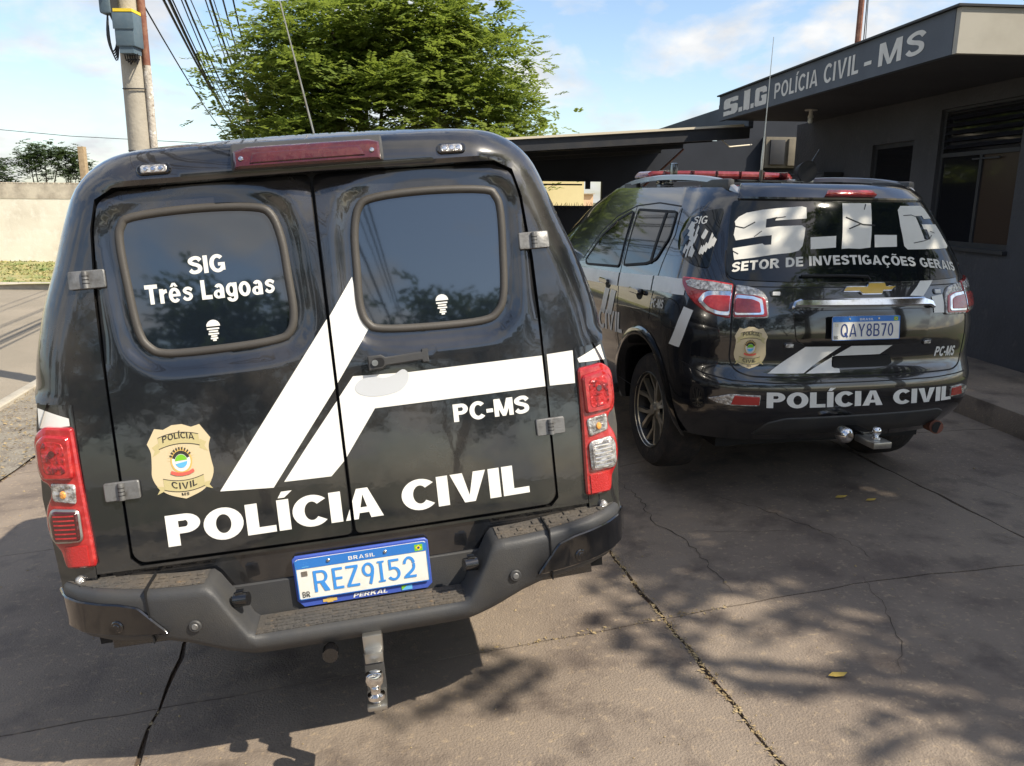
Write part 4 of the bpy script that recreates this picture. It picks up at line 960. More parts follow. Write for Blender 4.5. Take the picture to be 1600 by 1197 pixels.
# high-level lamp bar and the two small flashers
def br(X, Z, o): return (X, tY(X, Z)-.030-o, Z)
lb = sheet('brake_light_housing', rrect(-.228, .232, 1.940, 2.026, .008, 3), br, 'plastic', truck, step=.03, depth=.03, off=.022, bev=.006)
sheet('lens', [(-.218, 1.944), (-.218, 1.998), (-.18, 2.010), (.19, 2.010), (.222, 2.002), (.222, 1.944)], br, 'red_deep', lb, step=.02, depth=.02, off=.040, bev=.008)
sheet('lens_ridge', [(-.17, 1.958), (-.16, 1.990), (.16, 1.992), (.175, 1.960)], br, 'red_deep', lb, step=.02, depth=.004, off=.044, bev=.003)
for x in (-.195, .198): sheet('screw', [(x+.007*math.cos(a), 1.975+.007*math.sin(a)) for a in [i*PI/6 for i in range(12)]], br, 'chrome', lb, step=.02, depth=.004, off=.045, bev=.002)
for x0, x1, z0, z1 in ((-.506, -.406, 1.950, 1.983), (.402, .496, 1.951, 1.983)):
    f = sheet('flasher', rrect(x0, x1, z0, z1, .015, 5), br, 'gloss', truck, step=.02, depth=.008, off=.008, bev=.003)
    sheet('lens', rrect(x0+.012, x1-.012, z0+.004, z1-.004, .008, 4), br, 'clear_lens', f, step=.01, depth=.006, off=.014, bev=.003)
    for k in range(3): 
        cx = (x0+x1)/2+(k-1)*.022; sheet('led_dome', [(cx+.008*math.cos(a), (z0+z1)/2+.009*math.sin(a)) for a in [i*PI/6 for i in range(12)]], br, 'chrome', f, step=.02, depth=.003, off=.017, bev=.003)
# canopy sides and roof (swept forward from the silhouette)
bm = bmesh.new(); rows = []
base = resample(SILC, .018, False)
for Y in (None, .52, .70, 1.2, 1.8, 2.05):
    row = []
    for x, z in base:
        if Y is None: v = (x, tY(x, z)-brow(x, z)+.0, z)
        else:
            k = (Y-.52)/1.55; g = .012
            cz = max(0, (z-1.30)/.75); v = (x*(1+.012*(1-cz))+math.copysign(.0, x), Y, z+g*cz+.02*k*cz-(.03*k if z > 1.9 else 0))
        row.append(bm.verts.new(v))
    rows.append(row)
for a, b in zip(rows, rows[1:]):
    for i in range(len(a)-1): bm.faces.new((a[i], b[i], b[i+1], a[i+1]))
bm.faces.new(rows[-1])
obj_bm('canopy_shell', bm, 'paint', truck, 55)
# pickup body sides
def body_side(s):
    bm = bmesh.new(); prof = [(.80, .60), (.90, .61), (.925, .64), (.935, .85), (.93, 1.10), (.915, 1.22), (.88, 1.29), (.80, 1.30)]
    rows = []
    for Y in (.24, .30, .45, .72, 1.0, 1.3, 1.7, 2.2, 2.3):
        k = 1-.02*max(0, (.5-Y)/.3); rows.append([bm.verts.new((s*x*k, Y, max(z, .67 if Y < 1.0 else 0)+i_*.001)) for i_, (x, z) in enumerate(prof)])
    for a, b in zip(rows, rows[1:]):
        for i in range(len(a)-1):
            c = (a[i].co+b[i+1].co)/2
            if math.hypot(c.y-1.50, c.z-.40) > .44: bm.faces.new((a[i], b[i], b[i+1], a[i+1]))
    for v in list(bm.verts):
        if not v.link_faces: bm.verts.remove(v)
    return obj_bm('bed_side', bm, 'paint', truck, 50)
body_side(-1); body_side(1)
bx('bed_floor', -.84, .84, .22, 2.3, .50, .62, 'seal', truck); bx('bed_front', -.85, .85, 2.28, 2.32, .5, 1.3, 'paint', truck)
# rear corner of the bed above and beside each lamp
for s in (-1, 1):
    cf_ = lambda X, Z, o, s=s: (s*(X), .166+.13*(Z-.78)+1.15*max(0, X-.80)**1.6-o, Z)
    cpn = sheet('corner_panel', [(.792, .62), (.792, 1.296), (.90, 1.298), (.915, 1.22), (.93, 1.0), (.905, .72), (.88, .62)], cf_, 'paint', truck, step=.03, depth=.02)
    if s > 0: polys_mesh('stripe', [[(.806, 1.236), (.905, 1.232), (.893, 1.285), (.802, 1.250)]], cf_, 'vinyl', cpn, .002, .03)
    else: polys_mesh('stripe', [[(.806, 1.222), (.905, 1.220), (.900, 1.283), (.806, 1.245)]], cf_, 'vinyl', cpn, .002, .03)
    # tail lamp: red body, upper block, clear middle, framed lower block, reflector
    lf = lambda X, Z, o, s=s: (s*X, .160+.13*(Z-.78)+1.05*max(0, X-.80)**1.6-o, Z)
    T_ = [(.797, 1.218), (.885, 1.226), (.915, 1.205), (.925, 1.18), (.926, 1.10), (.918, 1.062), (.896, 1.050), (.889, 1.035), (.893, 1.010), (.905, .992), (.916, .965), (.920, .92), (.912, .882), (.900, .862), (.886, .845), (.878, .800), (.870, .788), (.782, .788), (.786, .90), (.792, 1.04)]
    tl = sheet('tail_light', roundpoly(T_, .012, 3), lf, 'red_lens', truck, step=.018, depth=.04, bev=.006, off=.012)
    up = sheet('upper_lens', roundpoly([(.808, 1.065), (.806, 1.195), (.885, 1.205), (.915, 1.18), (.917, 1.10), (.905, 1.068)], .016, 4), lf, 'red_lens', tl, step=.014, depth=.012, bev=.006, off=.026)
    sheet('inner_reflector', roundpoly([(.825, 1.082), (.825, 1.180), (.885, 1.186), (.897, 1.165), (.897, 1.088)], .02, 4), lf, 'red_lamp_inner', up, step=.014, depth=.002, off=.0275, bev=.001)
    sheet('bulb_spot', [(.862+.010*math.cos(a), 1.148+.010*math.sin(a)) for a in [i*PI/8 for i in range(16)]], lf, 'red_deep', up, step=.03, depth=.002, off=.030)
    ml = sheet('middle_lens', roundpoly([(.812, .988), (.808, 1.048), (.885, 1.056), (.884, 1.0)], .010, 4), lf, 'clear_lens', tl, step=.014, depth=.006, bev=.004, off=.020)
    sheet('amber_bulb', [(.848+.010*math.cos(a), 1.020+.012*math.sin(a)) for a in [i*PI/8 for i in range(16)]], lf, 'amber', ml, step=.02, depth=.004, off=.026, bev=.003)
    lw = roundpoly([(.806, .872), (.806, .972), (.893, .978), (.908, .950), (.905, .885), (.895, .870)], .018, 4)
    lo = sheet('lower_lens_frame', lw, lf, 'clear_lens' if s > 0 else 'steel', tl, step=.014, depth=.006, bev=.004, off=.024)
    sheet('lower_lens', inset(lw if area(lw) > 0 else lw[::-1], .006), lf, 'clear_lens' if s > 0 else 'red_deep', lo, step=.014, depth=.004, bev=.004, off=.029)
    for k in range(6): sheet('lens_rib', rc(.822, .886+k*.0135, .888, .891+k*.0135), lf, 'chrome' if s > 0 else 'red_lens', lo, step=.04, depth=.0015, off=.0305, bev=.001)
    sheet('reflector', rc(.800, .795, .868, .858), lf, 'red_flat', tl, step=.03, depth=.003, off=.0155, bev=.001)
    sheet('parking_dome', [(.842+.015*math.cos(a), .745+.015*math.sin(a)) for a in [i*PI/8 for i in range(16)]], lf, 'clear_lens', cpn, step=.02, depth=.012, off=.012, bev=.007)
# lower panel and plate
sheet('lower_panel', rc(-.788, .50, .788, .757), lambda X, Z, o: (X, .158+.012*(X/.7)**2-o, Z), 'paint', truck, step=.06, depth=.02, bev=.003)
sheet('lower_trim', rc(-.40, .50, .42, .655), lambda X, Z, o: (X, .150-o, Z), 'plastic', truck, step=.1, depth=.01, bev=.003)
def plate(x0, x1, z0, z1, y, s, parent, chars, tilt=0., frame=True):
    W_, H_ = x1-x0, z1-z0
    def f(a, b, o): return (x0+a*W_, y+b*H_*tilt-o, z0+b*H_)
    P_ = sheet('number_plate', [(x0+a, z0+b) for a, b in rrect(0, W_, 0, H_, .012, 4)], lambda a, b, o: f((a-x0)/W_, (b-z0)/H_, o), 'plate_white', parent, step=.08, depth=.003, off=.004)
    u = .012/W_*.9
    polys_mesh('blue_border', [rc(.0, .02, .008, .98), rc(.992, .02, 1, .98), rc(.01, .0, .99, .022)], f, 'plate_blue', P_, .0052, .3)
    polys_mesh('blue_band', [[(.012, .765), (.988, .765), (.995, .96), (.975, 1.0), (.025, 1.0), (.005, .96)]], f, 'plate_blue', P_, .0052, .3)
    lettering('BRASIL', rectq(.40, .60, .82, .91), f, 'vinyl', P_, .2, .16, .22, .0058, name='plate_country')
    lettering(s, rectq(.125, .90, .15, .68), f, chars, P_, .17, .115, .20, .0058, name='plate_characters')
    lettering('BR', rectq(.03, .085, .06, .20), f, 'char_dark', P_, .17, .13, .2, .0058, name='plate_letters')
    polys_mesh('plate_hologram', [rc(.04, .58, .085, .70)], f, 'steel', P_, .0056, .3)
    fl = polys_mesh('flag', [rc(.905, .79, .968, .95)], f, 'green', P_, .0058, .3)
    polys_mesh('flag_diamond', [[(.912, .87), (.9365, .80), (.961, .87), (.9365, .94)]], f, 'yellow', fl, .0062, .3)
    polys_mesh('flag_disc', [[(.9365+.010*math.cos(a), .87+.03*math.sin(a)) for a in [i*PI/6 for i in range(12)]]], f, 'char_navy', fl, .0066, .3)
    polys_mesh('trade_mark', [rc(.05, .80, .10, .815)]+[[(.075+.012*math.cos(a), .88+.04*math.sin(a)), (.075+.012*math.cos(a)+.005, .88+.04*math.sin(a)), (.075+.012*math.cos(a)+.0025, .895+.04*math.sin(a))] for a in (.6, 2.2, 3.6, 5.2)], f, 'skyblue', P_, .0058, .3)
    for x in (.25, .68):
        sheet('bolt', [(x0+x*W_+.006*math.cos(a), z0+.89*H_+.006*math.sin(a)) for a in [i*PI/6 for i in range(12)]], lambda a, b, o: f((a-x0)/W_, (b-z0)/H_, o), 'steel', P_, step=.03, depth=.004, off=.009, bev=.002)
    return P_, f
P1, pf = plate(-.197, .226, .583, .721, .135, 'REZ9i52', truck, 'char_blue')
fr = sheet('plate_frame', [(-.205, 0.718), (-.205, 0.578), (-.185, 0.554), (.215, 0.554), (.232, 0.570), (.232, 0.718), (.222, 0.728), (-.195, 0.728)], lambda a, b, o: (a, .139-o, b), 'frame_blue', P1, step=.06, depth=.008, bev=.002)
lettering('PERKAL', rectq(-.028, .082, 0.561, 0.575), lambda a, b, o: (a, .139-o, b), 'vinyl', fr, .24, .18, .1, .0015, name='frame_lettering', slant=.2)
polys_mesh('frame_emblem', [rc(-.125, 0.562, -.080, 0.572), rc(-.112, 0.559, -.093, 0.575)], lambda a, b, o: (a, .139-o, b), 'gold', fr, .0018, .1)
polys_mesh('frame_emblem', [[(.13, 0.560), (.165, 0.560), (.165, 0.576), (.15, 0.576)]], lambda a, b, o: (a, .139-o, b), 'skyblue', fr, .0018, .1); polys_mesh('frame_emblem', [[(.13, 0.560), (.15, 0.576), (.13, 0.576)]], lambda a, b, o: (a, .139-o, b), 'green', fr, .0018, .1)
# stepped rear bumper swept along its path
BPATH = [(0, -.005), (.10, -.005), (.20, -.004), (.28, -.003), (.325, -.002), (.345, -.002), (.365, -.001), (.385, 0), (.405, 0), (.425, 0), (.445, 0), (.47, .001), (.52, .004), (.60, .014), (.68, .032), (.76, .060), (.83, .098), (.885, .150), (.918, .215), (.932, .30), (.935, .42), (.93, .60)]
def btop(x):
    if x < .335: return .548
    if x < .435: t = (x-.335)/.10; return .548+.182*(t*.92+.08*sst(0, 1, t))
    return .730+.012*sst(.5, .9, x)
def bbot(x):
    return .478+.088*sst(.30, .62, x)+.015*sst(.7, .93, x)
def bfront(x, z): return 0
bm = bmesh.new(); rows = []; bp_pts = [(-x, y) for x, y in BPATH[::-1]]+BPATH[1:]
for i, (x, y) in enumerate(bp_pts):
    a = Vector(bp_pts[max(i-1, 0)]); b = Vector(bp_pts[min(i+1, len(bp_pts)-1)]); t = (b-a).normalized(); nin = Vector((-t.y, t.x)); ax = abs(x)
    zt = btop(ax) if y < .5 else .742; zb = bbot(ax)
    dep = .150
    prof = [(.0+dep, zt-.004), (.030, zt), (.012, zt-.003), (.003, zt-.013), (0, zt-.030), (.004, zb+.03), (.014, zb+.010), (.03, zb), (dep, zb+.01)]
    rows.append([bm.verts.new((x+nin.x*d, y+nin.y*d, z)) for d, z in prof])
for a, b in zip(rows, rows[1:]):
    for i in range(len(a)-1): bm.faces.new((a[i], b[i], b[i+1], a[i+1]))
    bm.faces.new((a[-1], b[-1], b[0], a[0]))
bm.faces.new(rows[0]); bm.faces.new(rows[-1])
bump_ = obj_bm('rear_bumper', bm, 'plastic', truck, 48)
def bfn(s):
    def f(X, Z, o):      # outer face of bumper at |x|=X
        for (x0, y0), (x1, y1) in zip(BPATH, BPATH[1:]):
            if X <= x1 or x1 == BPATH[-4][0]: break
        k = (X-x0)/(x1-x0); t = Vector((x1-x0, y1-y0)).normalized(); zt = btop(X); zb = bbot(X); q = (Z-zb)/(zt-zb)
        return (s*(X+t.y*o), y0+(y1-y0)*k-t.x*o, Z)
    return f
for s in (-1, 1):
    f = bfn(s)
    sheet('gloss_corner', roundpoly([(.562, .598), (.645, .690), (.70, .702), (.928, .712), (.928, .634), (.90, .610), (.80, .602)], .012, 3), f, 'gloss', bump_, step=.02, depth=.008, bev=.004, off=.007)
    for x, z, m in ((.49, .612, 'plastic'), (.715, .632, 'gloss')):
        if s > 0 and x < .6: x = .492
        sn = sheet('parking_sensor', [(x+.019*math.cos(a), z+.019*math.sin(a)) for a in [i*PI/10 for i in range(20)]], f, m, bump_, step=.03, depth=.004, off=.012 if x > .6 else .006, bev=.003)
        sheet('sensor_face', [(x+.010*math.cos(a), z+.010*math.sin(a)) for a in [i*PI/8 for i in range(16)]], f, 'hinge' if m == 'plastic' else 'gloss', sn, step=.03, depth=.003, off=.015 if x > .6 else .009, bev=.002)
    bm = bmesh.new(); x = .447; box(bm, s*(x+.17)-.002, s*(x+.17)+.002, .005+.012, .15, .57, .7435); box(bm, s*(x+.17)-.002, s*(x+.17)+.002, .013, .02, .60, .742); obj_bm('bumper_joint', bm, 'seal', bump_)
    # tread blocks on the outer steps
    bm = bmesh.new(); rr = random.Random(5)
    for k in range(7):
        for q in range(3):
            xx = .475+k*.058; yo = .045+q*.033
            yb = 0
            for (x0, y0), (x1, y1) in zip(BPATH, BPATH[1:]):
                if x0 <= xx <= x1: yb = y0+(y1-y0)*(xx-x0)/(x1-x0)
            w_, d_ = (.024, .006) if (k+q) % 2 else (.010, .013)
            box(bm, s*xx-w_, s*xx+w_, yb+yo-d_, yb+yo+d_, btop(xx)-.004, btop(xx)+.0045, .0015)
    tr = obj_bm('tread_pad', bm, 'tread', bump_, True)
    bm = bmesh.new(); prev = None
    for xx in lin(.452, .90, 24):
        yb = 0
        for (x0, y0), (x1, y1) in zip(BPATH, BPATH[1:]):
            if x0 <= xx <= x1: yb = y0+(y1-y0)*(xx-x0)/(x1-x0)
        cur = (bm.verts.new((s*xx, yb+.032, btop(xx)+.0012)), bm.verts.new((s*xx, yb+.142, btop(xx)+.0002)))
        if prev: bm.faces.new((prev[0], cur[0], cur[1], prev[1]))
        prev = cur
    obj_bm('tread_surface', bm, 'tread', bump_)
    # plate lamp on the inner cheek
    bm = bmesh.new(); tube(bm, [(s*.375, .055, .652), (s*.335, .045, .655)], [.024, .021], 14); box(bm, s*.36-.012, s*.36+.012, .04, .07, .665, .68, .003); obj_bm('plate_lamp', bm, 'gloss', bump_, True)
bm = bmesh.new()
for q in range(5):
    y = .022+q*.021
    for k in range(7):
        x0 = -.30+k*.088+(.03 if q % 2 else 0); box(bm, x0, x0+.076, y, y+.013, .546, .5525, .0015)
obj_bm('tread_ribs', bm, 'tread', bump_, True); bx('tread_surface', -.325, .325, .016, .14, .545, .5495, 'tread', bump_)
# tow hitch
ht = bx('tow_bar', -.008, .052, -.02, .35, .44, .50, 'steel', truck, .004)
bx('drop_plate', -.010, .050, -.050, -.035, .325, .455, 'plastic', ht, .004); bx('bar_end_cap', -.006, .050, -.056, .02, .425, .458, 'steel', ht, .004)
bx('ball_mount', -.012, .048, -.145, -.035, .318, .334, 'steel', ht, .005)
lt('tow_ball', [(0.0, .0), (.012, .0), (.021, .004), (.0245, .016), (.021, .029), (.015, .036), (.0125, .050), (.013, .056), (.022, .060), (.022, .070), (.013, .072), (.013, .078)][::-1], Matrix.Translation((.018, -.112, .428)) @ Matrix.Rotation(PI, 4, 'X') @ Matrix.Scale(1.2, 4), 'chrome', ht)
bx('hitch_nut', .006, .030, -.125, -.100, .298, .318, 'steel', ht, .004)
lt('trailer_socket', [(.0, 0), (.024, 0), (.026, .03), (.02, .05)], Matrix.Translation((-.11, -.02, .455)) @ Matrix.Rotation(R(-90), 4, 'X'), 'gloss', ht)
bx('underbody', -.70, .70, .60, 4.4, .34, .52, 'seal', truck)
# cab and bonnet
bm = bmesh.new(); rows = []
for Y, wb, wt, zb, zt in ((2.34, .92, .70, .42, 1.80), (2.5, .925, .71, .42, 1.84), (3.2, .925, .70, .42, 1.84), (3.6, .92, .66, .42, 1.74), (4.15, .92, .80, .42, 1.22), (4.2, .92, .84, .42, 1.12), (4.9, .88, .78, .45, 1.05), (5.15, .78, .68, .5, .9)):
    zm = min(1.12, zt-.04); rows.append([bm.verts.new(p) for p in ((-wb*.9, Y, zb), (-wb, Y, zb+.2), (-wb, Y, zm), (-(wb*.35+wt*.65), Y, zm*.4+zt*.6), (-wt, Y, zt-.03), (-wt*.8, Y, zt), (0, Y, zt+.03), (wt*.8, Y, zt), (wt, Y, zt-.03), ((wb*.35+wt*.65), Y, zm*.4+zt*.6), (wb, Y, zm), (wb, Y, zb+.2), (wb*.9, Y, zb))])
for a, b in zip(rows, rows[1:]):
    for i in range(12): bm.faces.new((a[i], b[i], b[i+1], a[i+1]))
bm.faces.new(rows[0]); bm.faces.new(rows[-1]); obj_bm('cab', bm, 'paint', truck, 30)
for s in (-1, 1):
    bm = bmesh.new(); vs_ = [bm.verts.new((s*x, y, z)) for x, y, z in ((.925, 2.55, 1.14), (.925, 3.75, 1.14), (.80, 3.55, 1.55), (.745, 3.2, 1.72), (.745, 2.55, 1.72))]; bm.faces.new(vs_)
    bmesh.ops.solidify(bm, geom=list(bm.faces), thickness=.006); obj_bm('side_window', bm, 'glass', truck)
    mr = bx('wing_mirror', *sorted((s*.96, s*1.10)), 3.48, 3.58, 1.14, 1.40, 'paint', truck, .035); bx('mirror_glass', *sorted((s*.975, s*1.085)), 3.474, 3.479, 1.17, 1.37, 'chrome', mr); bx('mirror_arm', *sorted((s*.88, s*.98)), 3.52, 3.56, 1.16, 1.20, 'seal', mr)
def wheel(name, parent, x, y, z, r, w_, s, spokes=6):
    mt = Matrix.Translation((x, y, z)) @ Matrix.Rotation(R(90)*s, 4, 'Y')
    t = lt(name, [(r*.66, -w_/2+.012), (r*.80, -w_/2), (r*.93, -w_/2+.008), (r*.985, -w_/2+.035), (r, -w_/2+.07), (r, w_/2-.07), (r*.985, w_/2-.035), (r*.93, w_/2-.008), (r*.80, w_/2), (r*.66, w_/2-.012)], mt, 'tire', parent, 48, False)
    lt('rim_barrel', [(.0, .02), (r*.60, .02), (r*.62, w_/2-.035), (r*.665, w_/2-.012), (r*.645, w_/2-.008), (r*.625, w_/2-.022)], mt, 'rim_dark', t, 40, False)
    bm = bmesh.new()
    for k in range(spokes):
        for d in (-1, 1):
            a0 = 2*PI*k/spokes+d*.10; a1 = 2*PI*k/spokes+d*.27
            t2 = bmesh.new(); pa = [(r*.13, a0), (r*.36, a0+d*.02), (r*.63, a1)]; ws = [.011, .011, .013]; prv = None
            for (rr_, aa), ww in zip(pa, ws):
                c = Vector((rr_*math.cos(aa), rr_*math.sin(aa), 0)); n = Vector((-math.sin(aa), math.cos(aa), 0)); h = w_/2-.030-(.02 if rr_ < r*.4 else 0)
                cur = [t2.verts.new(c+n*ww+Vector((0, 0, h))), t2.verts.new(c-n*ww+Vector((0, 0, h))), t2.verts.new(c-n*ww+Vector((0, 0, h-.03))), t2.verts.new(c+n*ww+Vector((0, 0, h-.03)))]
                if prv:
                    for i in range(4): t2.faces.new((prv[i], cur[i], cur[(i+1) % 4], prv[(i+1) % 4]))
                prv = cur
            join(bm, t2, mt)
    obj_bm('spokes', bm, 'rim', t, 30)
    lt('hub_cap', [(.0, w_/2-.03), (.032, w_/2-.032), (.036, w_/2-.05), (.06, w_/2-.06)][::-1], mt, 'rim', t, 20)
    bm = bmesh.new(); lathe(bm, [(r*.615, w_/2-.028), (r*.655, w_/2-.006), (r*.665, w_/2-.02), (r*.63, w_/2-.04)], 40, mt, False); obj_bm('rim_lip', bm, 'rim', t, True)
    return t
for s in (-1, 1):
    wheel('wheel', truck, s*.78, 1.50, .37, .37, .24, s); wheel('wheel', truck, s*.79, 4.30, .37, .37, .25, s)
tb('radio_antenna', [(.02, .95, 2.05), (.0, .93, 2.12), (-.08, .86, 2.75), (-.11, .84, 3.1)], [.006, .004, .002, .0015], 'steel', truck, 6)

# ------------------------------------------------------------------ second vehicle: large black estate / SUV
def lerp(t, x):
    if x <= t[0][0]: return t[0][1]
    for (a, b), (c, d) in zip(t, t[1:]):
        if x <= c: return b+(d-b)*(x-a)/(c-a)
    return t[-1][1]
def smt(t, x, h=.05):
    s = 0
    for k in range(-4, 5): s += (5-abs(k))*lerp(t, x+h*k/4)
    return s/25
SW = [(.30, .84), (.42, .89), (.55, .915), (.7, .925), (1.0, .93), (1.12, .915), (1.22, .885), (1.35, .84), (1.5, .775), (1.62, .715), (1.70, .665), (1.76, .60), (1.80, .50)]
SY = [(.30, .16), (.42, .06), (.48, .0), (.55, -.03), (.70, -.03), (.76, -.0), (.80, .02), (.95, .01), (1.08, .03), (1.22, .07), (1.30, .10), (1.5, .19), (1.64, .265), (1.70, .31), (1.76, .42), (1.80, .6)]
SH = [(.3, 1.74), (.8, 1.757), (1.6, 1.76), (2.2, 1.73), (2.7, 1.62), (3.1, 1.45), (3.5, 1.23), (3.6, 1.18), (4.2, 1.08), (4.7, .95), (4.85, .8)]
SF = [(3.8, 0), (4.4, .06), (4.85, .25)]
def suv3(u, z):
    s = 1 if u >= 0 else -1; a = abs(u); yr = smt(SY, z)
    if a <= 1:
        w = smt(SW, z); t = a**1.5*PI/2; x = w*math.sin(t)**(2/3); y = yr+.5*(1-max(0, math.cos(t))**(2/3))
    else:
        y = yr+.5+(a-1); zz = z
        if z > 1.12:
            H = max(smt(SH, y, .12), 1.13); zz = 1.12+(z-1.12)*(.62)/(H-1.12)
        x = smt(SW, zz)-smt(SF, y)
    return Vector((s*x, y, z))
def sS(u, z, o):
    p = suv3(u, z); e = .012
    a = suv3(u+e, z)-suv3(u-e, z); b = suv3(u, z+e)-suv3(u, z-e); n = a.cross(b)
    if n.length < 1e-9: n = Vector((0, -1, 0))
    n.normalize(); c = Vector((p.x, p.y-1.5, 0))
    if n.dot(c) < 0: n = -n
    return tuple(p+n*o)
suv = empty('police_suv'); tag(suv, 'black police SUV with red roof light bar, parked by the grey wall', 'suv')
suv.matrix_world = vehicle_matrix((12.4, 13.4, .7), (-2.7367, -3.7186, 1.67815))
def warch(u, z, r=.455):
    p = suv3(u, z); return abs(u) > .86 and (math.hypot(p.y-WY, p.z-.40) < r or math.hypot(p.y-3.72, p.z-.40) < r)
WY = .84
us = sorted(set([round(x, 4) for x in lin(-1, 1, 80)]+[round(s*(1+k*.05), 4) for s in (-1, 1) for k in range(1, 84)]))
GW = {}
bm = bmesh.new(); V = {}; NV = 66
def ztop(u):
    y = suv3(u, 1.5).y if abs(u) > 1 else .4
    return min(1.72, smt(SH, y, .12)-.02) if abs(u) > 1 else 1.72
for u in us:
    zt = ztop(u)
    for j in range(NV+1):
        z = .36+(zt-.36)*j/NV; V[u, j] = (bm.verts.new(suv3(u, z)), z)
for a, b in zip(us, us[1:]):
    for j in range(NV):
        um = (a+b)/2; zm = (V[a, j][1]+V[a, j+1][1])/2
        if warch(um, zm): continue
        bm.faces.new((V[a, j][0], V[b, j][0], V[b, j+1][0], V[a, j+1][0]))
for v in list(bm.verts):
    if not v.link_faces: bm.verts.remove(v)
body = obj_bm('body', bm, 'paint_suv', suv, 60)
# roof
ru = [u for u in us if u >= 0]
bm = bmesh.new(); prev = None; wbm = bmesh.new(); wprev = None
for u in ru:
    zt = ztop(u); a = suv3(-u, zt); b = suv3(u, zt); dome = .028*min(1, abs(b.x)/.5)
    pts = [Vector((a.x+(b.x-a.x)*k/12, a.y, zt+dome*(1-(2*k/12-1)**2))) for k in range(13)]
    cur = [bm.verts.new(p) for p in pts]
    if prev:
        for k in range(12): bm.faces.new((prev[k], cur[k], cur[k+1], prev[k+1]))
    prev = cur
    if 2.66 < a.y < 3.52:
        wc = [wbm.verts.new(p+Vector((0, .004, .006))) for p in pts[1:-1]]
        if wprev:
            for k in range(len(wc)-1): wbm.faces.new((wprev[k], wc[k], wc[k+1], wprev[k+1]))
        wprev = wc
obj_bm('roof', bm, 'paint_suv', suv, 60); obj_bm('windscreen', wbm, 'glass_suv', suv, 60)
# spoiler lip over the glass and brake lamp
def band_(name, z0, z1, off, m, u0=-.62, u1=.62, depth=.03, parent=suv, bev=.006): return sheet(name, roundpoly([(u0, z0), (u1, z0), (u1*.98, z1), (u0*.98, z1)], .012, 3), sS, m, parent, step=.03, depth=depth, off=off, bev=bev)
sp = band_('spoiler', 1.655, 1.735, .016, 'paint_suv', -.68, .66)
sheet('brake_light', roundpoly([(-0.1446, 1.668), (0.1948, 1.668), (0.1794, 1.690), (-0.1208, 1.690)], .004, 3), sS, 'red_lens', suv, step=.02, depth=.03, off=.034, bev=.003)
gl_ = roundpoly([(-0.7074, 1.648), (0.63, 1.648), (0.6466, 1.58), (0.659, 1.45), (0.6672, 1.32), (0.6508, 1.255), (0.5785, 1.240), (0.2154, 1.232), (-0.342, 1.234), (-0.613, 1.242), (-0.659, 1.26), (-0.6697, 1.35), (-0.6915, 1.50)], .03, 4)
RG = sheet('rear_window', gl_, sS, 'glass_suv', suv, step=.016, depth=.006, off=.006, bev=.002)
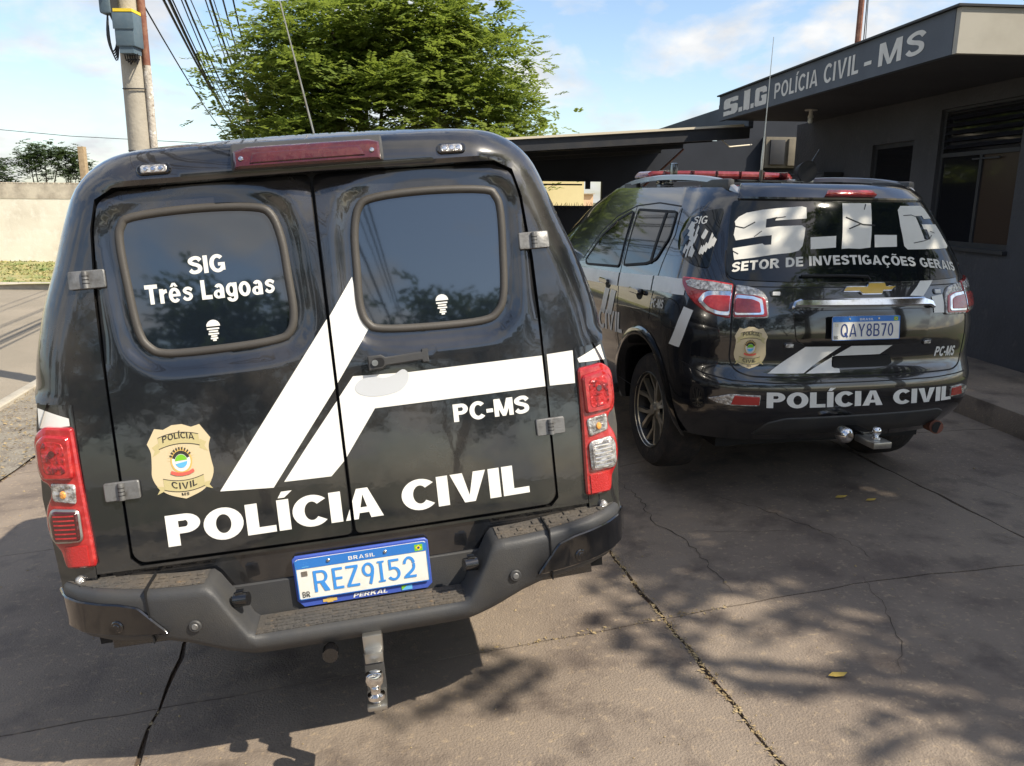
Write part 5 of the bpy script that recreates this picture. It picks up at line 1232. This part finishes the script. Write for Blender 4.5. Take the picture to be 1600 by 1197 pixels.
for s_, side in ((-1, 'l'), (1, 'r')):
    q = [(s_*a, b) for a, b in [(0.7619, 1.290), (0.7427, 1.61), (0.8255, 1.598), (0.9322, 1.582), (0.99, 1.54), (1.0, 1.46), (0.9933, 1.38), (0.9528, 1.335), (0.8618, 1.300)]]
    Q = sheet('quarter_window', roundpoly(q, .03, 4), sS, 'glass_suv', suv, step=.03, depth=.004, off=.004, bev=.002)
    if s_ < 0: QG = Q
    q = [(s_*a, b) for a, b in [(1.09, 1.575), (1.72, 1.575), (1.74, 1.22), (1.36, 1.262), (1.22, 1.30), (1.10, 1.43)]]
    D2 = sheet('rear_door_window', roundpoly(q, .03, 4), sS, 'glass_suv', suv, step=.04, depth=.004, off=.004, bev=.002)
    sheet('window_divider', [(s_*a, b) for a, b in [(1.28, 1.272), (1.31, 1.265), (1.25, 1.577), (1.22, 1.577)]], sS, 'seal', D2, step=.04, depth=.004, off=.008)
    q = [(s_*a, b) for a, b in [(1.80, 1.565), (2.05, 1.50), (2.30, 1.38), (2.55, 1.19), (2.50, 1.165), (1.82, 1.205)]]
    sheet('front_door_window', roundpoly(q, .03, 4), sS, 'glass_suv', suv, step=.04, depth=.004, off=.004, bev=.002)
    for W_ in ([(1.09, 1.575), (1.72, 1.575), (1.74, 1.22), (1.36, 1.262), (1.22, 1.30), (1.10, 1.43)], [(1.80, 1.565), (2.05, 1.50), (2.30, 1.38), (2.55, 1.19), (2.50, 1.165), (1.82, 1.205)]):
        lp = roundpoly([(s_*a, b) for a, b in W_], .03, 3); polys_mesh('window_frame', path(lp+lp[:1], .015), sS, 'seal', suv, .0065, .03)
    # shut lines
    def seam(pts, w_=.0035, name='shut_line'): polys_mesh(name, path([(s_*a, b) for a, b in pts], w_*2), sS, 'seal', body, .0012, .03)
    seam([(1.045, 1.60), (1.04, 1.45), (1.13, 1.28), (1.20, 1.05), (1.22, .95)]); seam([(1.77, 1.60), (1.78, 1.2), (1.76, .9), (1.76, .48)]); seam([(1.76, .48), (1.45, .48), (1.32, .62)])
    seam([(1.06, 1.61), (1.4, 1.625), (1.77, 1.60), (2.10, 1.525), (2.35, 1.41), (2.62, 1.20)], .004)
    for u0 in (1.33, 1.92):
        h = sheet('door_handle', rrect(*sorted((s_*u0, s_*(u0+.17))), 1.078, 1.108, .012, 3), sS, 'gloss', suv, step=.03, depth=.016, off=.036, bev=.005)
        sheet('handle_cup', [(s_*(u0+.06+.055*math.cos(a)), 1.088+.042*math.sin(a)) for a in [i*PI/8 for i in range(16)]], sS, 'seal', h, step=.05, depth=0, off=.002)
    sheet('fuel_flap' if s_ < 0 else 'side_vent', [(s_*(.98+.075*math.cos(a)), 1.03+.075*math.sin(a)) for a in [i*PI/10 for i in range(20)]], sS, 'paint_suv', suv, step=.03, depth=.001, off=.001) if s_ < 0 else None
    if s_ < 0:
        polys_mesh('shut_line', path([(s_*(.975+.08*math.cos(a)), 1.03+.08*math.sin(a)) for a in [i*PI/10 for i in range(21)]], .005), sS, 'seal', body, .0014, .05)
    # flared arches and sills
    for cy in (WY, 3.72):
        bm = bmesh.new(); prev = None
        for k in range(25):
            a = R(-8+k*196/24); yy = cy+.455*math.cos(a); z = .40+.455*math.sin(a)
            uu = s_*(1+max(-.12, yy-.5-smt(SY, z))); p = suv3(uu, z)
            if abs(uu) < 1: 
                lo_, hi_ = .6, 1.3
                for _ in range(30):
                    m_ = (lo_+hi_)/2
                    if suv3(m_, z).y < yy: lo_ = m_
                    else: hi_ = m_
                p = suv3(s_*lo_, z)
            rin = .41; yi = cy+rin*math.cos(a); zi = .40+rin*math.sin(a)
            po = Vector((cy+.50*math.cos(a), .40+.50*math.sin(a)))
            ring = [bm.verts.new((p.x+s_*.004, cy+.492*math.cos(a), .40+.492*math.sin(a))), bm.verts.new((p.x+s_*.016, cy+.470*math.cos(a), .40+.470*math.sin(a))), bm.verts.new((p.x+s_*.014, cy+.44*math.cos(a), .40+.44*math.sin(a))), bm.verts.new((p.x-s_*.02, cy+.425*math.cos(a), .40+.425*math.sin(a))), bm.verts.new((s_*.56, cy+.425*math.cos(a), .40+.425*math.sin(a)))]
            if prev:
                for i in range(4): bm.faces.new((prev[i], ring[i], ring[i+1], prev[i+1]))
            prev = ring
        obj_bm('wheel_arch', bm, 'gloss', suv, 50)
    bx('sill_step', *sorted((s_*.80, s_*.935)), WY+.55, 3.15, .33, .40, 'plastic', suv, .02)
    mr = bx('wing_mirror', *sorted((s_*.97, s_*1.12)), 2.98, 3.08, 1.14, 1.32, 'chrome', suv, .035); bx('mirror_glass', *sorted((s_*.98, s_*1.11)), 2.974, 2.979, 1.16, 1.30, 'glass', mr); bx('mirror_arm', *sorted((s_*.86, s_*.99)), 3.02, 3.06, 1.15, 1.18, 'seal', mr)
    # roof rails
    rl = [(.545, .44, 1.695), (.565, .50, 1.735), (.572, .65, 1.772), (.578, 1.0, 1.796), (.578, 1.5, 1.802), (.565, 2.0, 1.778), (.548, 2.35, 1.728), (.53, 2.5, 1.665)]
    bm = bmesh.new(); prev = None
    for i, (x, y, z) in enumerate(spline(rl, 4, False)):
        ww = .017; lowz = 1.745-.02*max(0, y-1.8)
        ring = [bm.verts.new((s_*(x-ww), y, z-.03)), bm.verts.new((s_*(x-ww), y, z-.004)), bm.verts.new((s_*(x-.008), y, z)), bm.verts.new((s_*(x+.008), y, z)), bm.verts.new((s_*(x+ww), y, z-.005)), bm.verts.new((s_*(x+ww+.004), y, z-.032))]
        if prev:
            for k in range(6): bm.faces.new((prev[k], ring[k], ring[(k+1) % 6], prev[(k+1) % 6]))
        else: bm.faces.new(ring)
        prev = ring
    bm.faces.new(prev); rail = obj_bm('roof_rail', bm, 'paint_grey', suv, 40)
    bm = bmesh.new(); box(bm, *sorted((s_*(.552), s_*(.596))), .50, .85, 1.70, 1.768, .018); obj_bm('rail_foot', bm, 'plastic', rail, True)
    bx('rail_foot', *sorted((s_*(.545), s_*(.585))), 1.95, 2.2, 1.68, 1.755, 'plastic', rail, .015)
# tailgate shut lines
tg = [(-0.7114, 1.70), (-0.6794, 1.35), (-0.659, 1.25), (-0.6088, 1.22), (-0.6079, 1.04), (-0.6079, .83), (-0.5829, .772), (-0.5154, .745), (-0.1698, .737), (0.5246, .742), (0.5916, .772), (0.6147, .83), (0.6147, 1.04), (0.6147, 1.22), (0.6549, 1.25), (0.6713, 1.35), (0.6834, 1.70)]
polys_mesh('tailgate_gap', path(roundpoly(tg, .04, 3)[4:-4], .008), sS, 'seal', body, .0014, .03)
polys_mesh('bumper_gap', path([(0.63, .722), (0.3969, .712), (0, .708), (-0.3969, .712), (-0.6045, .722), (-0.7504, .748), (-0.8903, .795)], .006), sS, 'seal', body, .0016, .03)
polys_mesh('bumper_crease', path([(-0.5872, .622), (0, .618), (0.63, .622)], .003), sS, 'seal', body, .003, .03)
polys_mesh('glass_lower_gap', path([(0.6549, 1.212), (0, 1.208), (-0.6549, 1.212)], .005), sS, 'seal', body, .0016, .03)
# lamps
for s_ in (-1, 1):
    outer = [(s_*a, b) for a, b in [(0.6147, 1.045), (0.6173, 1.220), (0.7271, 1.232), (0.8474, 1.238), (0.9148, 1.236), (0.9057, 1.20), (0.8618, 1.150), (0.8033, 1.105), (0.7427, 1.072), (0.6794, 1.055)]]
    o1 = sheet('tail_light', roundpoly(outer, .012, 3), sS, 'red_lens', suv, step=.02, depth=.03, off=.014, bev=.005)
    sheet('clear_top_lens', roundpoly([(s_*a, b) for a, b in [(0.6215, 1.180), (0.6215, 1.212), (0.7271, 1.224), (0.8474, 1.228), (0.8832, 1.215), (0.8618, 1.190), (0.7884, 1.178)]], .006, 3), sS, 'clear_lens', o1, step=.02, depth=.004, off=.018, bev=.002)
    fr_ = sheet('chrome_frame', roundpoly([(s_*a, b) for a, b in [(0.6198, 1.058), (0.6198, 1.182), (0.7349, 1.178), (0.7619, 1.165), (0.7884, 1.125), (0.7349, 1.080), (0.6794, 1.060)]], .012, 3), sS, 'chrome', o1, step=.02, depth=.004, off=.019, bev=.002)
    sheet('lamp_block', roundpoly([(s_*a, b) for a, b in [(0.6232, 1.078), (0.6232, 1.158), (0.7114, 1.156), (0.7427, 1.148), (0.758, 1.122), (0.7193, 1.092), (0.6713, 1.078)]], .010, 3), sS, 'red_lens', fr_, step=.02, depth=.004, off=.023, bev=.002)
    i1 = sheet('tail_light', roundpoly([(s_*a, b) for a, b in [(0.6045, 1.045), (0.6045, 1.218), (0.5429, 1.210), (0.4824, 1.195), (0.4461, 1.150), (0.4381, 1.05)]], .016, 4), sS, 'clear_lens', suv, step=.02, depth=.02, off=.014, bev=.004)
    sheet('red_surround', roundpoly([(s_*a, b) for a, b in [(0.6011, 1.052), (0.6011, 1.170), (0.5061, 1.165), (0.46, 1.150), (0.4451, 1.060)]], .012, 3), sS, 'red_lens', i1, step=.02, depth=.004, off=.018, bev=.002)
    sheet('chrome_frame', roundpoly([(s_*a, b) for a, b in [(0.5976, 1.062), (0.5976, 1.166), (0.5154, 1.160), (0.4727, 1.145), (0.461, 1.068)]], .012, 3), sS, 'chrome', i1, step=.02, depth=.003, off=.021, bev=.002)
    sheet('lamp_block', roundpoly([(s_*a, b) for a, b in [(0.5959, 1.074), (0.5959, 1.148), (0.52, 1.144), (0.4852, 1.130), (0.4756, 1.078)]], .010, 3), sS, 'red_lens', i1, step=.02, depth=.004, off=.024, bev=.002)
    rf = sheet('bumper_reflector', roundpoly([(s_*(a+(.035 if s_ > 0 and a < .5 else 0)), b) for a, b in [(0.4727, .590), (0.4678, .648), (0.613, .650), (0.7271, .618), (0.6794, .596), (0.6045, .588)]], .006, 3), sS, 'clear_lens', suv, step=.02, depth=.01, off=.008, bev=.002)
    sheet('red_lens', roundpoly([(s_*(a+(.035 if s_ > 0 and a < .5 else 0)), b) for a, b in [(0.4756, .596), (0.4737, .640), (0.5916, .644), (0.6088, .594)]], .005, 3), sS, 'red_flat', rf, step=.02, depth=.004, off=.012, bev=.002)
    for (u, z) in ((0.4094, 1.176), (0.3363, .908)):
        f = sheet('flasher', rrect(*sorted((s_*(u-.026), s_*(u+.026))), z-.016, z+.016, .014, 4), sS, 'gloss', suv, step=.02, depth=.006, off=.006, bev=.002)
        sheet('lens', rrect(*sorted((s_*(u-.018), s_*(u+.018))), z-.010, z+.010, .004, 3), sS, 'unlit_white' if z > 1 else 'clear_lens', f, step=.02, depth=.004, off=.010, bev=.002)
# chrome bar, plate recess, plate
# recess box as a raised surround: darker plate carrier
sheet('plate_carrier', roundpoly([(-0.3282, 1.092), (-0.3093, .935), (-0.2632, .905), (0.2823, .905), (0.3305, .950), (0.3555, 1.092)], .02, 4), sS, 'gloss', suv, step=.03, depth=.004, off=.004, bev=.003)
cb_ = sheet('chrome_bar', roundpoly([(-0.342, 1.098), (-0.3305, 1.135), (-0.3008, 1.148), (0.3069, 1.148), (0.3533, 1.130), (0.3666, 1.092), (0.3477, 1.088), (0.3363, 1.102), (-0.3188, 1.108), (-0.3305, 1.096)], .008, 3), sS, 'chrome', suv, step=.015, depth=.03, off=.032, bev=.008)
P2, _f = plate(-.203, .203, .938, 1.064, -.018, 'QAY8B70', suv, 'char_navy', tilt=.12)
sheet('gate_handle', roundpoly([(-0.1265, .782), (-0.1265, .842), (0.1446, .846), (0.1617, .800), (0.1357, .782)], .01, 3), sS, 'seal', suv, step=.03, depth=.002, off=.006)
# emblem
bw = [(-0.09655, 1.182), (-0.07851, 1.212), (0.0252, 1.212), (0.03302, 1.230), (0.117, 1.230), (0.1208, 1.212), (0.1731, 1.212), (0.1464, 1.186), (0.105, 1.186), (0.09655, 1.168), (.0, 1.168), (-0.01587, 1.182)]
em = sheet('emblem', [(a, b) for a, b in bw], sS, 'chrome', suv, step=.02, depth=.008, off=.012, bev=.003)
sheet('emblem_face', inset(bw if area(bw) > 0 else bw[::-1], .005), sS, 'bowtie', em, step=.02, depth=.002, off=.0145, bev=.002)
# vinyl
def vin(poly, m='vinyl', off=.0035, parent=body, name='stripe'): return polys_mesh(name, [poly], sS, m, parent, off, .03, fill=.04)
vin([(-0.2619, .902), (-0.09655, .900), (-0.2658, .760), (-0.431, .760)]); vin([(-0.04642, .900), (0.1533, .898), (0.09655, .850), (-0.1321, .848), (-0.1321, .790), (-0.09655, .778), (-0.09655, .758), (-0.2566, .758)])
vin([(0.2898, 1.204), (0.342, 1.264), (0.4198, 1.262), (0.3188, 1.155), (0.2433, 1.158)])
vin([(0.3666, 1.150), (0.4381, 1.160), (0.4401, 1.120), (0.4341, 1.062), (0.371, 1.064)])
for u0, u1 in ((-2.9, -1.79), (-1.765, -1.215), (-1.195, -.885)): vin([(u0, 1.118 if u0 < -2.5 else 1.13+.09*(2.4+u0)/1.4), (u1, 1.13+.09*(2.4+u1)/1.4), (u1, 1.045+.09*(2.4+u1)/1.4), (u0, 1.03 if u0 < -2.5 else 1.045+.09*(2.4+u0)/1.4)])
vin([(-0.8747, 1.085), (-0.813, 1.072), (-0.8903, .86), (-0.963, .863)])
vin([(-2.02, 1.05), (-1.93, 1.05), (-2.02, .88), (-2.11, .88)]); vin([(-1.90, 1.05), (-1.80, 1.05), (-1.88, .88), (-1.98, .88)])
lettering('POLÍCIA CIVIL', [(-3.0, .70), (-1.66, .79), (-1.66, .925), (-3.0, .83)], sS, 'vinyl', body, .22, .18, .10, .0035, name='side_lettering')
lettering('PC-MS', [(-1.19, 1.030), (-1.005, 1.042), (-1.0, 1.092), (-1.185, 1.080)], sS, 'vinyl_grey', body, .25, .2, .1, .005, name='side_lettering')
lettering('POLÍCIA CIVIL', [(-0.4401, .580), (0.52, .574), (0.5079, .655), (-0.4421, .665)], sS, 'vinyl', body, .29, .22, .065, .0038, name='bumper_lettering')
lettering('PC-MS', [(0.3947, .822), (0.5384, .815), (0.5384, .872), (0.3969, .876)], sS, 'vinyl', body, .25, .2, .08, .0022, name='gate_lettering', slant=.12)
p, w = text_polys('SETOR DE INVESTIGAÇÕES GERAIS', .26, .21, .11)
out = []
for pl in quadmap(p, w, rectq(0, 1, 0, 1)):
    o_ = []
    for a, b in pl:
        x = -.637+a*(1.239); z = 1.277+.045*math.sin(PI*min(1, a*1.02))**.8*1.0; o_.append((x, z+b*.048))
    out.append(o_)
polys_mesh('window_lettering', out, sS, 'vinyl_grey', RG, .0080, .015, fill=.014)
S_ = [(-0.6631, 1.536), (-0.645, 1.56), (-0.6036, 1.582), (-0.5154, 1.599), (-0.4351, 1.608), (-0.2886, 1.62), (-0.2619, 1.614), (-0.2632, 1.557), (-0.3958, 1.548), (-0.4391, 1.545), (-0.427, 1.564), (-0.4871, 1.551), (-0.4871, 1.507), (-0.4198, 1.516), (-0.291, 1.522), (-0.2722, 1.509), (-0.2798, 1.457), (-0.2886, 1.417), (-0.3081, 1.393), (-0.3477, 1.381), (-0.4341, 1.372), (-0.5274, 1.355), (-0.63, 1.34), (-0.6475, 1.399), (-0.4948, 1.427), (-0.4852, 1.419), (-0.4501, 1.422), (-0.4511, 1.47), (-0.5154, 1.462), (-0.6383, 1.439), (-0.6549, 1.467), (-0.6541, 1.516)]
G_ = [(.319, 1.605), (.352, 1.626), (.545, 1.628), (.572, 1.612), (.590, 1.558), (.505, 1.556), (.500, 1.574), (.437, 1.572), (.430, 1.448), (.480, 1.448), (.484, 1.500), (.458, 1.502), (.458, 1.528), (.610, 1.526), (.630, 1.45), (.640, 1.41), (.61, 1.397), (.29, 1.397), (.275, 1.415), (.292, 1.52)]
LG = polys_mesh('logo_lettering', [S_, [(-0.246, 1.461), (-0.105, 1.469), (-0.113, 1.409), (-0.2473, 1.4)], [(-0.03659, 1.638), (0.1498, 1.640), (0.07612, 1.409), (0.01587, 1.402), (-0.04327, 1.405), (-0.0832, 1.402)], [(0.115, 1.474), (0.2487, 1.473), (0.2296, 1.412), (0.1008, 1.41)], G_], sS, 'vinyl_grey', RG, .0080, .015, fill=.014)
ck = path([(-0.659, 1.512), (-0.6045, 1.503), (-0.5474, 1.535)], .006)+path([(-0.4481, 1.555), (-0.3808, 1.565)], .005)+path([(-0.03302, 1.565), (0.06082, 1.527), (0.1321, 1.523)], .008)+path([(0.04642, 1.53), (-0.0252, 1.505)], .006)+path([(0.113, 1.635), (0.09221, 1.605)], .005)+path([(0.342, 1.575), (0.4074, 1.578), (0.4481, 1.565)], .004)+path([(0.342, 1.43), (0.4177, 1.44), (0.4678, 1.45), (0.5061, 1.47)], .004)+path([(0.5061, 1.49), (0.5429, 1.48)], .004)+path([(-0.6466, 1.385), (-0.613, 1.37)], .005)+path([(-0.5429, 1.46), (-0.5061, 1.49)], .004)
polys_mesh('logo_crack', ck, sS, 'seal', LG, .0088, .015)['kind'] = 'stuff'
# wiper
tb('rear_wiper', [sS(-.30, 1.262, .02), sS(-.1, 1.262, .022), sS(.02, 1.255, .03), sS(.03, 1.236, .03)], .008, 'seal', suv, 8)
# decal on the quarter window
lettering('SIG', [(-0.9356, 1.515), (-0.8365, 1.520), (-0.8328, 1.562), (-0.9322, 1.557)], sS, 'vinyl_grey', QG, .2, .15, .12, .006, name='window_lettering')
rr = random.Random(17); sp_ = []
for k in range(26):
    t = k/26; a0 = -.955+.05*math.sin(t*7); 
    u = -.94+.16*abs(math.sin(t*PI))*(1 if k % 2 else .25)+rr.uniform(-.02, .02); z = 1.50-.145*t+rr.uniform(-.01, .01); w_ = rr.uniform(.006, .02)
    sp_.append([(u-w_, z-.02), (u+w_*.4, z-.028), (u+w_, z+.01), (u-w_*.2, z+.024)])
polys_mesh('window_decal', sp_, sS, 'vinyl_grey', QG, .006, .05)
badge(-.589, -.437, .783, 1.006, sS, body, 2.2)
# lower bumper, exhaust, hitch, underside
sheet('bumper_valance', roundpoly([(-0.4775, .400), (0.5061, .400), (0.5061, .505), (0.4481, .530), (-0.342, .520), (-0.428, .49)], .02, 4), sS, 'plastic', suv, step=.04, depth=.03, off=.006, bev=.005)
tb('exhaust_pipe', [(.66, .55, .36), (.63, .25, .385), (.60, .12, .395), (.585, .06, .40)], [.034, .034, .036, .040], 'rust', suv, 14)
sheet('exhaust_mouth', [(.585+.034*math.cos(a), .40+.034*math.sin(a)) for a in [i*PI/8 for i in range(16)]], lambda a, b, o: (a, .056-o, b), 'seal', suv, step=.04, depth=0)
ht = bx('tow_bar', -.035, .035, -.12, .40, .405, .455, 'gloss', suv, .004)
bx('ball_mount', -.058, .050, -.26, -.10, .405, .440, 'steel', ht, .006)
lt('tow_ball', [(.0, .0), (.014, .002), (.022, .010), (.0255, .022), (.022, .035), (.014, .043), (.012, .052), (.024, .056), (.024, .066)][::-1], Matrix.Translation((-.005, -.20, .508)) @ Matrix.Rotation(PI, 4, 'X'), 'chrome', ht)
lt('trailer_socket', [(.0, -.02), (.022, -.02), (.038, -.006), (.042, .01), (.042, .05), (.03, .06)][::-1], Matrix.Translation((-.125, -.13, .445)) @ Matrix.Rotation(R(-90), 4, 'X'), 'chrome', ht)
bx('underbody', -.66, .66, .30, 4.3, .28, .50, 'seal', suv, .0); bx('inner_fender', -.60, .60, .20, 1.6, .40, .95, 'seal', suv)
for s_ in (-1, 1): wheel('wheel', suv, s_*.738, WY, .362, .362, .25, s_); wheel('wheel', suv, s_*.77, 3.72, .362, .362, .25, s_)
# roof equipment
BX0, BX1, BY = -.575, .585, 1.78
LBm = sheet('roof_light_bar', roundpoly([(BX0, 1.790), (BX0+.03, 1.836), (-.3, 1.842), (.3, 1.842), (BX1-.03, 1.836), (BX1, 1.790)], .02, 4), lambda a, b, o: (a, BY+.16*(a/.66)**2-o, b), 'red_bar', suv, step=.04, depth=.22, bev=.018, off=.11)
bx('light_bar_base', BX0+.01, BX1-.01, BY-.08, BY+.20, 1.770, 1.791, 'gloss', LBm, .006)
for x in (-.42, .42): bx('bar_foot', x-.04, x+.04, BY-.04, BY+.1, 1.74, 1.775, 'gloss', LBm, .01)
for k in range(6): bx('lens_divider', -.45+k*.18, -.444+k*.18, BY-.118, BY+.08, 1.792, 1.8435, 'red_deep', LBm)
bx('module_bracket', -.49, -.45, 1.52, 1.58, 1.76, 1.885, 'gloss', suv, .012)
lt('siren_horn', [(.02, .0), (.05, .03), (.068, .10), (.070, .11), (.055, .105)], Matrix.Translation((.32, 1.30, 1.835)) @ Matrix.Rotation(R(90), 4, 'X'), 'seal', suv)
bx('horn_bracket', .26, .40, 1.24, 1.34, 1.765, 1.785, 'steel', suv, .006)
tb('whip_antenna', [(.0, 1.22, 1.77), (.0, 1.22, 1.84)], .014, 'gloss', suv, 10)
tb('whip_antenna', [(.0, 1.22, 1.84), (.0, 1.22, 1.91), (.003, 1.22, 2.1), (.010, 1.22, 2.65)], [.008, .010, .0035, .002], 'steel', suv, 8)
tb('whip_antenna', [(.43, 1.45, 1.76), (.48, 1.42, 1.90), (.52, 1.40, 1.99)], [.010, .006, .004], 'gloss', suv, 8)
